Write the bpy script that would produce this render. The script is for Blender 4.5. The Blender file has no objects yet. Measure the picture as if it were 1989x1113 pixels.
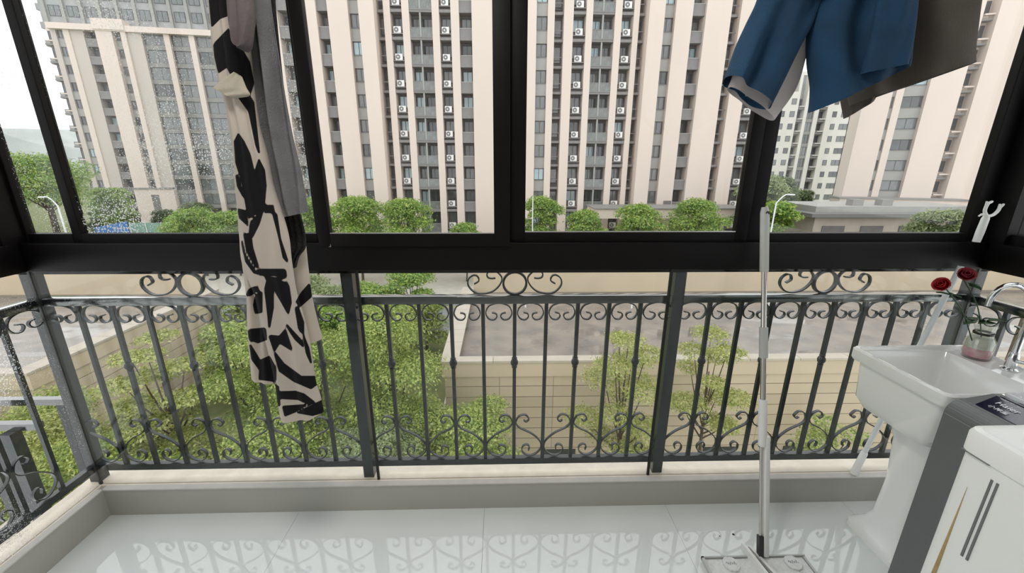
import bpy, bmesh, math, random
import numpy as np
from mathutils import Matrix, Vector

scene = bpy.context.scene
COL = scene.collection
random.seed(7)
rng = np.random.default_rng(7)
PI = math.pi

# ------------------------------------------------------------------ camera
FPX, PITCH, YAW, ROLL = 799.26, 0.288909, 0.0279149, 0.00365712
CPOS = np.array([0.0, -1.611, 1.6])
CX, CY = 994.5, 556.5
_F = np.array([math.sin(YAW) * math.cos(PITCH), math.cos(YAW) * math.cos(PITCH), -math.sin(PITCH)])
_R0 = np.array([math.cos(YAW), -math.sin(YAW), 0.0])
_U0 = np.cross(_R0, _F)
_R = _R0 * math.cos(ROLL) + _U0 * math.sin(ROLL)
_U = -_R0 * math.sin(ROLL) + _U0 * math.cos(ROLL)
cam_data = bpy.data.cameras.new('camera')
cam_data.sensor_width = 36.0
cam_data.lens = FPX / 1989.0 * 36.0
cam_data.clip_start = 0.02
cam_data.clip_end = 3000.0
cam = bpy.data.objects.new('camera', cam_data)
COL.objects.link(cam)
cam.matrix_world = Matrix(((_R[0], _U[0], -_F[0], CPOS[0]), (_R[1], _U[1], -_F[1], CPOS[1]),
                           (_R[2], _U[2], -_F[2], CPOS[2]), (0, 0, 0, 1)))
scene.camera = cam

# ------------------------------------------------------------------ sky: flat bright overcast
world = bpy.data.worlds.new('overcast_sky')
scene.world = world
world.use_nodes = True
_bg = world.node_tree.nodes['Background']
_bg.inputs['Color'].default_value = (0.985, 0.99, 1.0, 1)
_bg.inputs['Strength'].default_value = 1.75
scene.view_settings.view_transform = 'Standard'
scene.view_settings.look = 'None'
scene.view_settings.gamma = 1.0
scene.view_settings.use_curve_mapping = False
scene.view_settings.exposure = 0.0


def ray(x, y):
    return _R * (x - CX) / FPX - _U * (y - CY) / FPX + _F


def at_y(x, y, Y):
    """measured picture point -> place in the room on the plane y = Y"""
    d = ray(x, y)
    return CPOS + d * (Y - CPOS[1]) / d[1]


def to_px(P):
    v = np.asarray(P, float) - CPOS
    zc = v @ _F
    return CX + FPX * (v @ _R) / zc, CY - FPX * (v @ _U) / zc


# ------------------------------------------------------------------ materials
MATS = {}


def new_mat(name):
    m = bpy.data.materials.new(name)
    m.use_nodes = True
    nt = m.node_tree
    for n in list(nt.nodes):
        nt.nodes.remove(n)
    out = nt.nodes.new('ShaderNodeOutputMaterial')
    MATS[name] = m
    return m, nt, out


def mat(name, col, rough=0.5, metal=0.0, var=0.0, vscale=8.0, bump=0.0, bscale=60.0, spec=0.5, col2=None, stretch=None, coat=0.0, trans=0.0):
    m, nt, out = new_mat(name)
    p = nt.nodes.new('ShaderNodeBsdfPrincipled')
    nt.links.new(p.outputs[0], out.inputs[0])
    p.inputs['Base Color'].default_value = (*col, 1)
    p.inputs['Roughness'].default_value = rough
    p.inputs['Metallic'].default_value = metal
    p.inputs['Specular IOR Level'].default_value = spec
    if coat:
        p.inputs['Coat Weight'].default_value = coat
        p.inputs['Coat Roughness'].default_value = 0.08
    if trans:
        p.inputs['Transmission Weight'].default_value = trans
    if var or bump:
        tc = nt.nodes.new('ShaderNodeTexCoord')
        mp = nt.nodes.new('ShaderNodeMapping')
        nt.links.new(tc.outputs['Object'], mp.inputs[0])
        if stretch:
            mp.inputs['Scale'].default_value = stretch
    if var:
        nz = nt.nodes.new('ShaderNodeTexNoise')
        nz.inputs['Scale'].default_value = vscale
        nz.inputs['Detail'].default_value = 5
        nt.links.new(mp.outputs[0], nz.inputs['Vector'])
        rp = nt.nodes.new('ShaderNodeValToRGB')
        rp.color_ramp.elements[0].position = 0.3
        rp.color_ramp.elements[1].position = 0.7
        c2 = col2 if col2 else tuple(c * (1 - var) for c in col)
        rp.color_ramp.elements[0].color = (*c2, 1)
        rp.color_ramp.elements[1].color = (*col, 1)
        nt.links.new(nz.outputs['Fac'], rp.inputs[0])
        nt.links.new(rp.outputs[0], p.inputs['Base Color'])
    if bump:
        n2 = nt.nodes.new('ShaderNodeTexNoise')
        n2.inputs['Scale'].default_value = bscale
        n2.inputs['Detail'].default_value = 4
        nt.links.new(mp.outputs[0], n2.inputs['Vector'])
        b = nt.nodes.new('ShaderNodeBump')
        b.inputs['Strength'].default_value = bump
        b.inputs['Distance'].default_value = 0.01
        nt.links.new(n2.outputs['Fac'], b.inputs['Height'])
        nt.links.new(b.outputs[0], p.inputs['Normal'])
    return m


def glass_mat(name, tint=(0.985, 0.995, 0.99), refl=0.5, base=0.03, drops=0.0, dscale=260.0, haze=0.0):
    m, nt, out = new_mat(name)
    N, L = nt.nodes, nt.links
    tr = N.new('ShaderNodeBsdfTransparent'); tr.inputs[0].default_value = (*tint, 1)
    gl = N.new('ShaderNodeBsdfGlossy'); gl.inputs['Roughness'].default_value = 0.0
    lw = N.new('ShaderNodeLayerWeight'); lw.inputs['Blend'].default_value = 0.5
    pw = N.new('ShaderNodeMath'); pw.operation = 'POWER'; pw.inputs[1].default_value = 5.0
    L.new(lw.outputs['Facing'], pw.inputs[0])
    ml = N.new('ShaderNodeMath'); ml.operation = 'MULTIPLY_ADD'
    ml.inputs[1].default_value = refl; ml.inputs[2].default_value = base
    L.new(pw.outputs[0], ml.inputs[0])
    mx = N.new('ShaderNodeMixShader')
    L.new(ml.outputs[0], mx.inputs[0]); L.new(tr.outputs[0], mx.inputs[1]); L.new(gl.outputs[0], mx.inputs[2])
    last = mx
    if drops or haze:
        tc = N.new('ShaderNodeTexCoord')
        wet = N.new('ShaderNodeMixShader')
        df = N.new('ShaderNodeBsdfTranslucent'); df.inputs[0].default_value = (0.8, 0.82, 0.82, 1)
        if drops:
            nz = N.new('ShaderNodeTexVoronoi'); nz.inputs['Scale'].default_value = dscale
            big = N.new('ShaderNodeTexNoise'); big.inputs['Scale'].default_value = 2.3; big.inputs['Detail'].default_value = 3
            L.new(tc.outputs['Object'], nz.inputs['Vector']); L.new(tc.outputs['Object'], big.inputs['Vector'])
            th = N.new('ShaderNodeMapRange'); th.inputs['From Min'].default_value = 0.38; th.inputs['From Max'].default_value = 0.62
            th.inputs['To Min'].default_value = 0.08; th.inputs['To Max'].default_value = 0.36
            L.new(big.outputs['Fac'], th.inputs['Value'])
            sb = N.new('ShaderNodeMath'); sb.operation = 'SUBTRACT'
            L.new(th.outputs[0], sb.inputs[0]); L.new(nz.outputs['Distance'], sb.inputs[1])
            sc = N.new('ShaderNodeMath'); sc.operation = 'MULTIPLY'; sc.inputs[1].default_value = 12.0; sc.use_clamp = True
            L.new(sb.outputs[0], sc.inputs[0])
            m2 = N.new('ShaderNodeMath'); m2.operation = 'MULTIPLY_ADD'; m2.inputs[1].default_value = drops; m2.inputs[2].default_value = haze
            L.new(sc.outputs[0], m2.inputs[0])
            L.new(m2.outputs[0], wet.inputs[0])
        else:
            wet.inputs[0].default_value = haze
        L.new(mx.outputs[0], wet.inputs[1]); L.new(df.outputs[0], wet.inputs[2])
        last = wet
    L.new(last.outputs[0], out.inputs[0])
    return m


def leaf_mat(name, c1, c2, c3):
    m, nt, out = new_mat(name)
    N, L = nt.nodes, nt.links
    ge = N.new('ShaderNodeNewGeometry')
    rp = N.new('ShaderNodeValToRGB')
    rp.color_ramp.elements[0].color = (*c1, 1)
    rp.color_ramp.elements[1].color = (*c3, 1)
    e = rp.color_ramp.elements.new(0.5); e.color = (*c2, 1)
    L.new(ge.outputs['Random Per Island'], rp.inputs[0])
    df = N.new('ShaderNodeBsdfDiffuse'); tl = N.new('ShaderNodeBsdfTranslucent')
    gl = N.new('ShaderNodeBsdfGlossy'); gl.inputs['Roughness'].default_value = 0.35
    L.new(rp.outputs[0], df.inputs[0]); L.new(rp.outputs[0], tl.inputs[0])
    a = N.new('ShaderNodeMixShader'); a.inputs[0].default_value = 0.5
    L.new(df.outputs[0], a.inputs[1]); L.new(tl.outputs[0], a.inputs[2])
    b = N.new('ShaderNodeMixShader'); b.inputs[0].default_value = 0.05
    L.new(a.outputs[0], b.inputs[1]); L.new(gl.outputs[0], b.inputs[2])
    L.new(b.outputs[0], out.inputs[0])
    return m


mat('frame', (0.0045, 0.0032, 0.0034), 0.5, var=0.3, vscale=20, spec=0.18)
mat('frame_seal', (0.006, 0.006, 0.006), 0.5)
mat('alu', (0.7, 0.7, 0.7), 0.3, 1.0)
mat('iron', (0.011, 0.016, 0.018), 0.36, var=0.35, vscale=30, bump=0.15, bscale=90, col2=(0.022, 0.027, 0.031), spec=0.4, coat=0.35)
mat('iron_rail', (0.02, 0.025, 0.028), 0.12, var=0.3, vscale=30, spec=1.0, coat=1.0)
mat('tile', (0.74, 0.77, 0.76), 0.006, var=0.05, vscale=3, spec=0.7)
mat('grout', (0.35, 0.35, 0.34), 0.8)
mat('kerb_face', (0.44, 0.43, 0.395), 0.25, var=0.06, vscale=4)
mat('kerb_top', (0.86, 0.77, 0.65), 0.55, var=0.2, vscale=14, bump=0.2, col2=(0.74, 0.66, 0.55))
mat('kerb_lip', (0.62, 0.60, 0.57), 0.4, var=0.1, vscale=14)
mat('paint', (0.80, 0.79, 0.77), 0.7)
mat('white_plastic', (0.88, 0.89, 0.88), 0.28, var=0.03, vscale=3)
mat('ceramic', (0.90, 0.905, 0.90), 0.12, var=0.02, vscale=3, coat=0.4)
mat('washer_grey', (0.135, 0.145, 0.145), 0.32, var=0.1, vscale=6)
mat('washer_rib', (0.22, 0.24, 0.24), 0.25)
mat('washer_panel', (0.008, 0.010, 0.028), 0.12, coat=0.5)
mat('washer_lid', (0.56, 0.57, 0.60), 0.15, coat=0.4)
mat('print_white', (0.85, 0.87, 0.92), 0.4)
mat('yellowish', (0.50, 0.36, 0.16), 0.6, var=0.3, vscale=30)
mat('slot', (0.16, 0.17, 0.17), 0.6)
mat('chrome', (0.82, 0.83, 0.85), 0.08, 1.0)
mat('steel', (0.62, 0.60, 0.58), 0.18, 1.0)
mat('mop_grey', (0.46, 0.47, 0.455), 0.4)
mat('mop_white', (0.78, 0.78, 0.77), 0.35)
mat('mop_dark', (0.02, 0.02, 0.022), 0.4)
mat('pad', (0.78, 0.79, 0.78), 0.9, var=0.15, vscale=90, bump=0.4, bscale=200)
mat('fork', (0.76, 0.80, 0.82), 0.35)
mat('rose', (0.42, 0.004, 0.012), 0.55, var=0.5, vscale=60, bump=0.2)
mat('rose_dark', (0.26, 0.006, 0.02), 0.55, var=0.4, vscale=60)
mat('leaf_vase', (0.03, 0.09, 0.025), 0.45, var=0.4, vscale=50)
mat('vase_pink', (0.80, 0.16, 0.34), 0.5, var=0.55, vscale=18, col2=(0.80, 0.55, 0.56))
mat('vase_milk', (0.80, 0.78, 0.70), 0.3, var=0.15, vscale=30)
mat('cuff_cloth', (0.42, 0.38, 0.31), 0.9, bump=0.2, bscale=260)
mat('black_ring', (0.01, 0.01, 0.01), 0.3)
mat('blue_cloth', (0.009, 0.056, 0.128), 0.85, var=0.35, vscale=9, bump=0.35, bscale=260)
mat('liner_cloth', (0.62, 0.57, 0.57), 0.9, bump=0.2, bscale=260)
mat('brown_cloth', (0.115, 0.098, 0.082), 0.9, var=0.25, vscale=8, bump=0.3, bscale=260)
mat('grey_cloth', (0.19, 0.19, 0.198), 0.9, var=0.4, vscale=9, bump=0.4, bscale=240)
mat('mauve_cloth', (0.13, 0.105, 0.11), 0.9, var=0.3, vscale=12, bump=0.3)
mat('lace', (0.008, 0.008, 0.009), 0.85, bump=0.6, bscale=160)
mat('rope', (0.6, 0.6, 0.6), 0.7)
# outside
mat('cream', (0.735, 0.635, 0.56), 0.8, var=0.07, vscale=0.25, stretch=(1, 1, 0.25))
mat('cream_shaded', (0.58, 0.52, 0.465), 0.8, var=0.1, vscale=0.25, stretch=(1, 1, 0.25))  # the same cream, with the shade of pier side faces put into its colour
mat('white_wall', (0.74, 0.72, 0.67), 0.85, var=0.06, vscale=0.2)
mat('facade_grey', (0.29, 0.282, 0.27), 0.7, var=0.15, vscale=0.8)
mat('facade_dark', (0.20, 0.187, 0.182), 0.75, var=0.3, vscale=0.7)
mat('slab_grey', (0.27, 0.258, 0.252), 0.7, var=0.2, vscale=1.5)
mat('spandrel', (0.36, 0.355, 0.335), 0.55, var=0.12, vscale=0.9)
mat('parapet', (0.25, 0.237, 0.233), 0.6, var=0.15, vscale=1.0)
mat('win_frame', (0.10, 0.10, 0.10), 0.5)
mat('win_dark', (0.085, 0.092, 0.098), 0.06, spec=0.9, var=0.5, vscale=1.2)
mat('win_mid', (0.19, 0.205, 0.21), 0.08, spec=0.9, var=0.35, vscale=1.2, stretch=(6, 1, 1))
mat('win_blue', (0.42, 0.55, 0.60), 0.08, spec=0.9, var=0.2, vscale=1.0)
mat('rail_glass', (0.22, 0.235, 0.225), 0.1, spec=0.8, var=0.45, vscale=2.0, stretch=(3, 1, 1))
mat('ac_white', (0.80, 0.79, 0.76), 0.5)
mat('ac_grille', (0.20, 0.20, 0.20), 0.6)
mat('clutter', (0.70, 0.70, 0.66), 0.6)
mat('upper_grey', (0.40, 0.405, 0.41), 0.8, var=0.25, vscale=0.5)
mat('podium_wall', (0.575, 0.475, 0.345), 0.85, var=0.12, vscale=0.5)
mat('podium_wall2', (0.535, 0.44, 0.32), 0.85, var=0.12, vscale=0.5)
mat('podium_cap', (0.48, 0.43, 0.36), 0.8, var=0.12, vscale=1.5)
mat('joint', (0.26, 0.22, 0.18), 0.9)
mat('vent_dark', (0.045, 0.05, 0.045), 0.6)
mat('lawn', (0.10, 0.14, 0.04), 0.95, var=0.5, vscale=1.6, bump=0.5, bscale=20, col2=(0.19, 0.19, 0.085))
mat('asphalt', (0.24, 0.25, 0.255), 0.45, var=0.2, vscale=0.6)
mat('path_stone', (0.56, 0.52, 0.46), 0.7, var=0.15, vscale=1.2)
mat('yellow_line', (0.65, 0.48, 0.06), 0.7)
mat('bark', (0.10, 0.075, 0.05), 0.9, var=0.4, vscale=14, bump=0.5)
mat('lamp_white', (0.78, 0.79, 0.80), 0.4)
mat('hoard_blue', (0.05, 0.20, 0.55), 0.5)
mat('net_green', (0.25, 0.42, 0.36), 0.8, var=0.2, vscale=2)
mat('roof_line', (0.18, 0.18, 0.18), 0.7)
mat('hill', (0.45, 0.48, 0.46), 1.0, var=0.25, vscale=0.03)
leaf_mat('leaf_bright', (0.142, 0.213, 0.043), (0.355, 0.454, 0.106), (0.625, 0.660, 0.213))
leaf_mat('leaf_yellow', (0.213, 0.256, 0.064), (0.440, 0.483, 0.135), (0.660, 0.660, 0.284))
leaf_mat('leaf_street', (0.114, 0.227, 0.050), (0.298, 0.483, 0.099), (0.596, 0.660, 0.170))
leaf_mat('leaf_dull', (0.199, 0.248, 0.121), (0.327, 0.398, 0.185), (0.497, 0.554, 0.284))
leaf_mat('leaf_dark', (0.099, 0.142, 0.071), (0.170, 0.227, 0.099), (0.270, 0.341, 0.142))
glass_mat('pane', base=0.02, refl=0.6)
glass_mat('vase_glass', tint=(0.93, 0.95, 0.93), base=0.10, refl=0.7)
glass_mat('pane_low', tint=(0.98, 0.995, 0.988), base=0.018, refl=0.5)
glass_mat('pane_wet', base=0.02, refl=0.5, drops=0.8, dscale=120, haze=0.015)
glass_mat('pane_low_wet', base=0.02, refl=0.5, drops=0.6, dscale=130, haze=0.0)


def wet_roof():
    m, nt, out = new_mat('wet_roof')
    N, L = nt.nodes, nt.links
    p = N.new('ShaderNodeBsdfPrincipled')
    L.new(p.outputs[0], out.inputs[0])
    tc = N.new('ShaderNodeTexCoord')
    nz = N.new('ShaderNodeTexNoise'); nz.inputs['Scale'].default_value = 0.42; nz.inputs['Detail'].default_value = 6; nz.inputs['Roughness'].default_value = 0.62
    mp = N.new('ShaderNodeMapping'); mp.inputs['Scale'].default_value = (0.6, 1.5, 1)
    L.new(tc.outputs['Object'], mp.inputs[0]); L.new(mp.outputs[0], nz.inputs['Vector'])
    r1 = N.new('ShaderNodeValToRGB')
    r1.color_ramp.elements[0].position = 0.52; r1.color_ramp.elements[0].color = (0.35, 0.35, 0.35, 1)
    r1.color_ramp.elements[1].position = 0.60; r1.color_ramp.elements[1].color = (0.03, 0.03, 0.03, 1)
    L.new(nz.outputs['Fac'], r1.inputs[0]); L.new(r1.outputs[0], p.inputs['Roughness'])
    n2 = N.new('ShaderNodeTexNoise'); n2.inputs['Scale'].default_value = 0.9; n2.inputs['Detail'].default_value = 6
    L.new(tc.outputs['Object'], n2.inputs['Vector'])
    r2 = N.new('ShaderNodeValToRGB')
    r2.color_ramp.elements[0].position = 0.3; r2.color_ramp.elements[0].color = (0.15, 0.138, 0.125, 1)
    r2.color_ramp.elements[1].position = 0.75; r2.color_ramp.elements[1].color = (0.29, 0.245, 0.205, 1)
    L.new(n2.outputs['Fac'], r2.inputs[0]); L.new(r2.outputs[0], p.inputs['Base Color'])
    p.inputs['Specular IOR Level'].default_value = 0.75
    return m


wet_roof()


# ------------------------------------------------------------------ mesh helpers
class MB:
    def __init__(self):
        self.v, self.f = [], []

    def box(self, x0, x1, y0, y1, z0, z1):
        n = len(self.v)
        self.v += [(x0, y0, z0), (x1, y0, z0), (x1, y1, z0), (x0, y1, z0), (x0, y0, z1), (x1, y0, z1), (x1, y1, z1), (x0, y1, z1)]
        self.f += [tuple(n + i for i in q) for q in ((0, 3, 2, 1), (4, 5, 6, 7), (0, 1, 5, 4), (1, 2, 6, 5), (2, 3, 7, 6), (3, 0, 4, 7))]
        return self

    def tube(self, pts, radii, n=8, cap=True):
        pts = [Vector(p) for p in pts]
        if not hasattr(radii, '__len__'):
            radii = [radii] * len(pts)
        base = len(self.v)
        ref = None
        for i, p in enumerate(pts):
            t = (pts[min(i + 1, len(pts) - 1)] - pts[max(i - 1, 0)])
            if t.length < 1e-9:
                t = Vector((0, 0, 1))
            t.normalize()
            if ref is None:
                ref = t.orthogonal().normalized()
            ref = (ref - t * ref.dot(t))
            if ref.length < 1e-6:
                ref = t.orthogonal()
            ref.normalize()
            b = t.cross(ref)
            for k in range(n):
                a = 2 * PI * k / n
                q = p + (ref * math.cos(a) + b * math.sin(a)) * radii[i]
                self.v.append(tuple(q))
        for i in range(len(pts) - 1):
            for k in range(n):
                a, b2 = base + i * n + k, base + i * n + (k + 1) % n
                self.f.append((a, b2, b2 + n, a + n))
        if cap:
            self.f.append(tuple(base + k for k in reversed(range(n))))
            self.f.append(tuple(base + (len(pts) - 1) * n + k for k in range(n)))
        return self

    def lathe(self, prof, c=(0, 0, 0), n=24, cap=True):
        base = len(self.v)
        for r, z in prof:
            for k in range(n):
                a = 2 * PI * k / n
                self.v.append((c[0] + r * math.cos(a), c[1] + r * math.sin(a), c[2] + z))
        for i in range(len(prof) - 1):
            for k in range(n):
                a, b = base + i * n + k, base + i * n + (k + 1) % n
                self.f.append((a, b, b + n, a + n))
        if cap:
            self.f.append(tuple(base + k for k in reversed(range(n))))
            self.f.append(tuple(base + (len(prof) - 1) * n + k for k in range(n)))
        return self

    def flatbar(self, pts, thick, width):
        """flat iron bar bent in the local xz plane, `width` along y, `thick` in the plane"""
        base = len(self.v)
        P = np.array(pts, float)
        T = np.gradient(P, axis=0)
        T /= np.linalg.norm(T, axis=1)[:, None] + 1e-12
        Nn = np.stack([-T[:, 1], T[:, 0]], 1)
        for (x, z), (nx, nz) in zip(P, Nn):
            h = thick / 2
            self.v += [(x + nx * h, -width / 2, z + nz * h), (x - nx * h, -width / 2, z - nz * h),
                       (x - nx * h, width / 2, z - nz * h), (x + nx * h, width / 2, z + nz * h)]
        for i in range(len(P) - 1):
            a = base + 4 * i
            for k in range(4):
                self.f.append((a + k, a + (k + 1) % 4, a + 4 + (k + 1) % 4, a + 4 + k))
        self.f.append((base + 3, base + 2, base + 1, base))
        e = base + 4 * (len(P) - 1)
        self.f.append((e, e + 1, e + 2, e + 3))
        return self

    def mesh(self, name, m, smooth=False):
        me = bpy.data.meshes.new(name)
        me.from_pydata([tuple(map(float, v)) for v in self.v], [], self.f)
        me.update()
        bm = bmesh.new(); bm.from_mesh(me)
        bmesh.ops.recalc_face_normals(bm, faces=bm.faces)
        bm.to_mesh(me); bm.free()
        if smooth:
            for p in me.polygons:
                p.use_smooth = True
            me.set_sharp_from_angle(angle=0.65)
        if m:
            me.materials.append(MATS[m])
        return me


def link(name, me, parent=None, loc=None, rot=None):
    o = bpy.data.objects.new(name, me)
    COL.objects.link(o)
    if parent:
        o.parent = parent
    if loc is not None:
        o.location = loc
    if rot is not None:
        o.rotation_euler = rot
    return o


def tag(o, label=None, cat=None, group=None, kind=None):
    if label: o['label'] = label
    if cat: o['category'] = cat
    if group: o['group'] = group
    if kind: o['kind'] = kind
    return o


def thing(name, label, cat, loc=(0, 0, 0), rz=0.0, group=None):
    o = bpy.data.objects.new(name, None)
    COL.objects.link(o)
    o.empty_display_size = 0.1
    o.location = loc
    o.rotation_euler = (0, 0, rz)
    return tag(o, label, cat, group)


def setting(name, loc=(0, 0, 0)):
    o = bpy.data.objects.new(name, None)
    COL.objects.link(o)
    o.location = loc
    o['kind'] = 'structure'
    return o


def part(mb, name, m, parent=None, smooth=False, world=True, bevel=0.0, label=None):
    """a part modelled in room coordinates under a thing standing at parent.location"""
    o = link(name, mb.mesh(name, m, smooth), parent)
    if parent is not None and world and parent.parent is None:
        o.matrix_parent_inverse = Matrix.Translation(-Vector(parent.location))
    if bevel:
        b = o.modifiers.new('bevel', 'BEVEL'); b.width = bevel; b.segments = 3; b.limit_method = 'ANGLE'
        b.angle_limit = 0.6
        for p in o.data.polygons:
            p.use_smooth = True
    if label:
        o['label'] = label
    return o


def struct(mb, name, m, bevel=0.0):
    o = part(mb, name, m, None, bevel=bevel)
    o['kind'] = 'structure'
    return o


def catmull(pts, n=8):
    P = np.array(pts, float)
    Q = np.vstack([2 * P[0] - P[1], P, 2 * P[-1] - P[-2]])
    out = []
    for i in range(1, len(Q) - 2):
        p0, p1, p2, p3 = Q[i - 1], Q[i], Q[i + 1], Q[i + 2]
        for t in np.linspace(0, 1, n, endpoint=False):
            out.append(0.5 * ((2 * p1) + (-p0 + p2) * t + (2 * p0 - 5 * p1 + 4 * p2 - p3) * t * t + (-p0 + 3 * p1 - 3 * p2 + p3) * t ** 3))
    out.append(P[-1])
    return np.array(out)


_BOX = {}


def cbox(name, m, parent, x0, x1, y0, y1, z0, z1):
    """a box part whose mesh is shared by every box of the same size and material"""
    key = (name, m, round(x1 - x0, 3), round(y1 - y0, 3), round(z1 - z0, 3))
    if key not in _BOX:
        a, b, c = key[2] / 2, key[3] / 2, key[4] / 2
        _BOX[key] = MB().box(-a, a, -b, b, -c, c).mesh(name, m)
    return link(name, _BOX[key], parent, ((x0 + x1) / 2, (y0 + y1) / 2, (z0 + z1) / 2))

# ================================================================== THE BALCONY
XL, XR = -1.853, 2.0          # inner faces of the side kerbs
KZ = 0.148                    # kerb height
YB = -3.4                     # back of the room
H = 2.75

fl = setting('floor')
part(MB().box(XL - 0.12, XR + 0.12, YB, 0.0, -0.16, -0.012), 'floor_slab', 'grout', fl)
TW = 0.885
xs = [-1.853] + [-0.97 + TW * i for i in range(4)]
xs = [x for x in xs if x < XR - 0.02] + [XR]
ys = [0.0 - TW * i for i in range(5)]
ys = [y for y in ys if y > YB] + [YB]
for i in range(len(xs) - 1):
    for j in range(len(ys) - 1):
        o = part(MB().box(xs[i] + 0.0006, xs[i + 1] - 0.0006, ys[j + 1] + 0.0006, ys[j] - 0.0006, -0.012, 0.0), 'floor_tile', 'tile', fl)

k = setting('trim_1')
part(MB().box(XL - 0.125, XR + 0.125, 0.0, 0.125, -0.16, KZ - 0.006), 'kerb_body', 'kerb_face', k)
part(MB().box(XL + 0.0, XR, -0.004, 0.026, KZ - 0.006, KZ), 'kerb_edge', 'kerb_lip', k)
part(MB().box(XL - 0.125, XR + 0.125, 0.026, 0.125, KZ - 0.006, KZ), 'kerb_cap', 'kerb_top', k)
for nm, a, b, s in (('trim_2', XL - 0.125, XL, 1), ('trim_3', XR, XR + 0.125, -1)):
    k = setting(nm)
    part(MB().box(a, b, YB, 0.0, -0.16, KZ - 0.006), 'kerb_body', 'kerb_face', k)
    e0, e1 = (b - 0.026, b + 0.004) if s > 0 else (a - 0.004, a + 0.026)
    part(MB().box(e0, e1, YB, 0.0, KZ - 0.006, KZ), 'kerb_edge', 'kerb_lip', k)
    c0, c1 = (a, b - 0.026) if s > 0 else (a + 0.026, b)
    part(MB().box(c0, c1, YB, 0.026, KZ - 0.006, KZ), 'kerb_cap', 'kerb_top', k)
struct(MB().box(XL - 0.3, XR + 0.3, YB - 0.1, 0.16, H, H + 0.12), 'ceiling', 'paint')
struct(MB().box(XL - 0.3, XR + 0.3, YB - 0.1, YB, 0.0, H), 'wall_back', 'paint')
struct(MB().box(XL - 0.125, XL, YB, -2.05, KZ, H), 'wall_left', 'paint')
struct(MB().box(XR, XR + 0.125, YB, -2.05, KZ, H), 'wall_right', 'paint')

# round ceiling lamp above the camera (its glimmer shows in the panes of the photograph)
t = thing('ceiling_lamp', 'round white ceiling lamp above the middle of the balcony', 'lamp', (-0.30, -1.0, H))
part(MB().lathe([(0.0, 0.0), (0.23, 0.0), (0.23, -0.03), (0.21, -0.04), (0.0, -0.04)], (-0.30, -1.0, H), 32, cap=False), 'lamp_base', 'white_plastic', t)
_m, _nt, _out = new_mat('lamp_glow')
_e = _nt.nodes.new('ShaderNodeEmission'); _e.inputs[0].default_value = (1.0, 0.95, 0.88, 1); _e.inputs[1].default_value = 38.0
_nt.links.new(_e.outputs[0], _out.inputs[0])
part(MB().lathe([(0.20, -0.04), (0.195, -0.055), (0.12, -0.075), (0.0, -0.08)], (-0.30, -1.0, H), 32, cap=False), 'lamp_shade', 'lamp_glow', t, smooth=True)

# ---- front window: dark frame, two sliding sashes, fixed panes
ZS, ZG, ZH = 1.185, 1.337, 2.46
FY0, FY1 = 0.018, 0.108
w = setting('window_1')
part(MB().box(XL - 0.108, XR + 0.108, FY0, FY1, ZS, 1.297), 'sill_rail', 'frame', w, bevel=0.003)
part(MB().box(XL - 0.108, XR + 0.108, FY0 + 0.035, FY1 - 0.006, ZS - 0.020, ZS), 'drip_rail', 'frame', w)
part(MB().box(XL - 0.108, XR + 0.108, FY0, FY1, ZH, H), 'head_rail', 'frame', w)
for a, b in ((XL - 0.108, -1.858), (-1.687, -1.652), (-0.738, -0.705), (1.010, 1.069), (1.945, XR + 0.108)):
    part(MB().box(a, b, 0.045, 0.080, 1.297, ZH), 'mullion', 'frame', w, bevel=0.003)
for a, b in ((-1.858, -1.687), (-1.652, -0.738), (1.069, 1.945)):
    part(MB().box(a, b, 0.045, 0.080, 1.297, ZG - 0.006), 'bead_rail', 'frame', w)
    part(MB().box(a, b, 0.066, 0.072, ZG - 0.006, ZH), 'glass_pane', 'pane_wet' if b < -0.5 else 'pane', w)
for a, b, sl, sr, y0, y1 in ((-0.714, 0.036, 0.047, 0.062, 0.006, 0.036), (0.036, 1.010, 0.062, 0.050, 0.040, 0.070)):
    s = part(MB().box(a, a + sl, y0, y1, 1.287, ZH).box(b - sr, b, y0, y1, 1.287, ZH).box(a + sl, b - sr, y0, y1, 1.287, ZG).box(a + sl, b - sr, y0, y1, ZH - 0.05, ZH),
             'sash', 'frame', w, bevel=0.002)
    part(MB().box(a + sl, b - sr, (y0 + y1) / 2 - 0.003, (y0 + y1) / 2 + 0.003, ZG, ZH - 0.05), 'glass_pane', 'pane', s)
    part(MB().box(a + sl, b - sr, y0 + 0.001, y0 + 0.004, ZG, ZG + 0.004), 'glazing_bead', 'alu', s)
    c = a + sl if a < -0.1 else b - sr
    part(MB().box(c - 0.009, c - 0.001, y0 - 0.002, y0, 1.285, 1.287).box(c - 0.003, c - 0.001, y0 - 0.002, y0, 1.287, 1.296), 'roller_clip', 'alu', s)
# ---- side windows
for nm, x0, x1 in (('window_2', XL - 0.108, XL - 0.018), ('window_3', XR + 0.018, XR + 0.108)):
    w = setting(nm)
    yb, yf = -2.05, FY0
    part(MB().box(x0, x1, FY0, 0.045, 1.297, ZH), 'corner_post', 'frame', w)
    part(MB().box(x0, x1, yb, yf, ZS, 1.297), 'sill_rail', 'frame', w, bevel=0.003)
    part(MB().box(x0, x1, yb, yf, ZH, H), 'head_rail', 'frame', w)
    cuts = [yf, yf - 0.05, -0.98, -1.04, yb + 0.06, yb]
    for i in (0, 2, 4):
        part(MB().box(x0, x1, cuts[i + 1], cuts[i], 1.297, ZH), 'mullion', 'frame', w)
    for a, b in ((-0.98, yf - 0.05), (yb + 0.06, -1.04)):
        part(MB().box(x0 + 0.02, x1 - 0.02, a, b, 1.297, ZG), 'bead_rail', 'frame', w)
        part(MB().box((x0 + x1) / 2 - 0.003, (x0 + x1) / 2 + 0.003, a, b, ZG, ZH), 'glass_pane', 'pane_wet' if x0 < 0 else 'pane', w)
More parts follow.
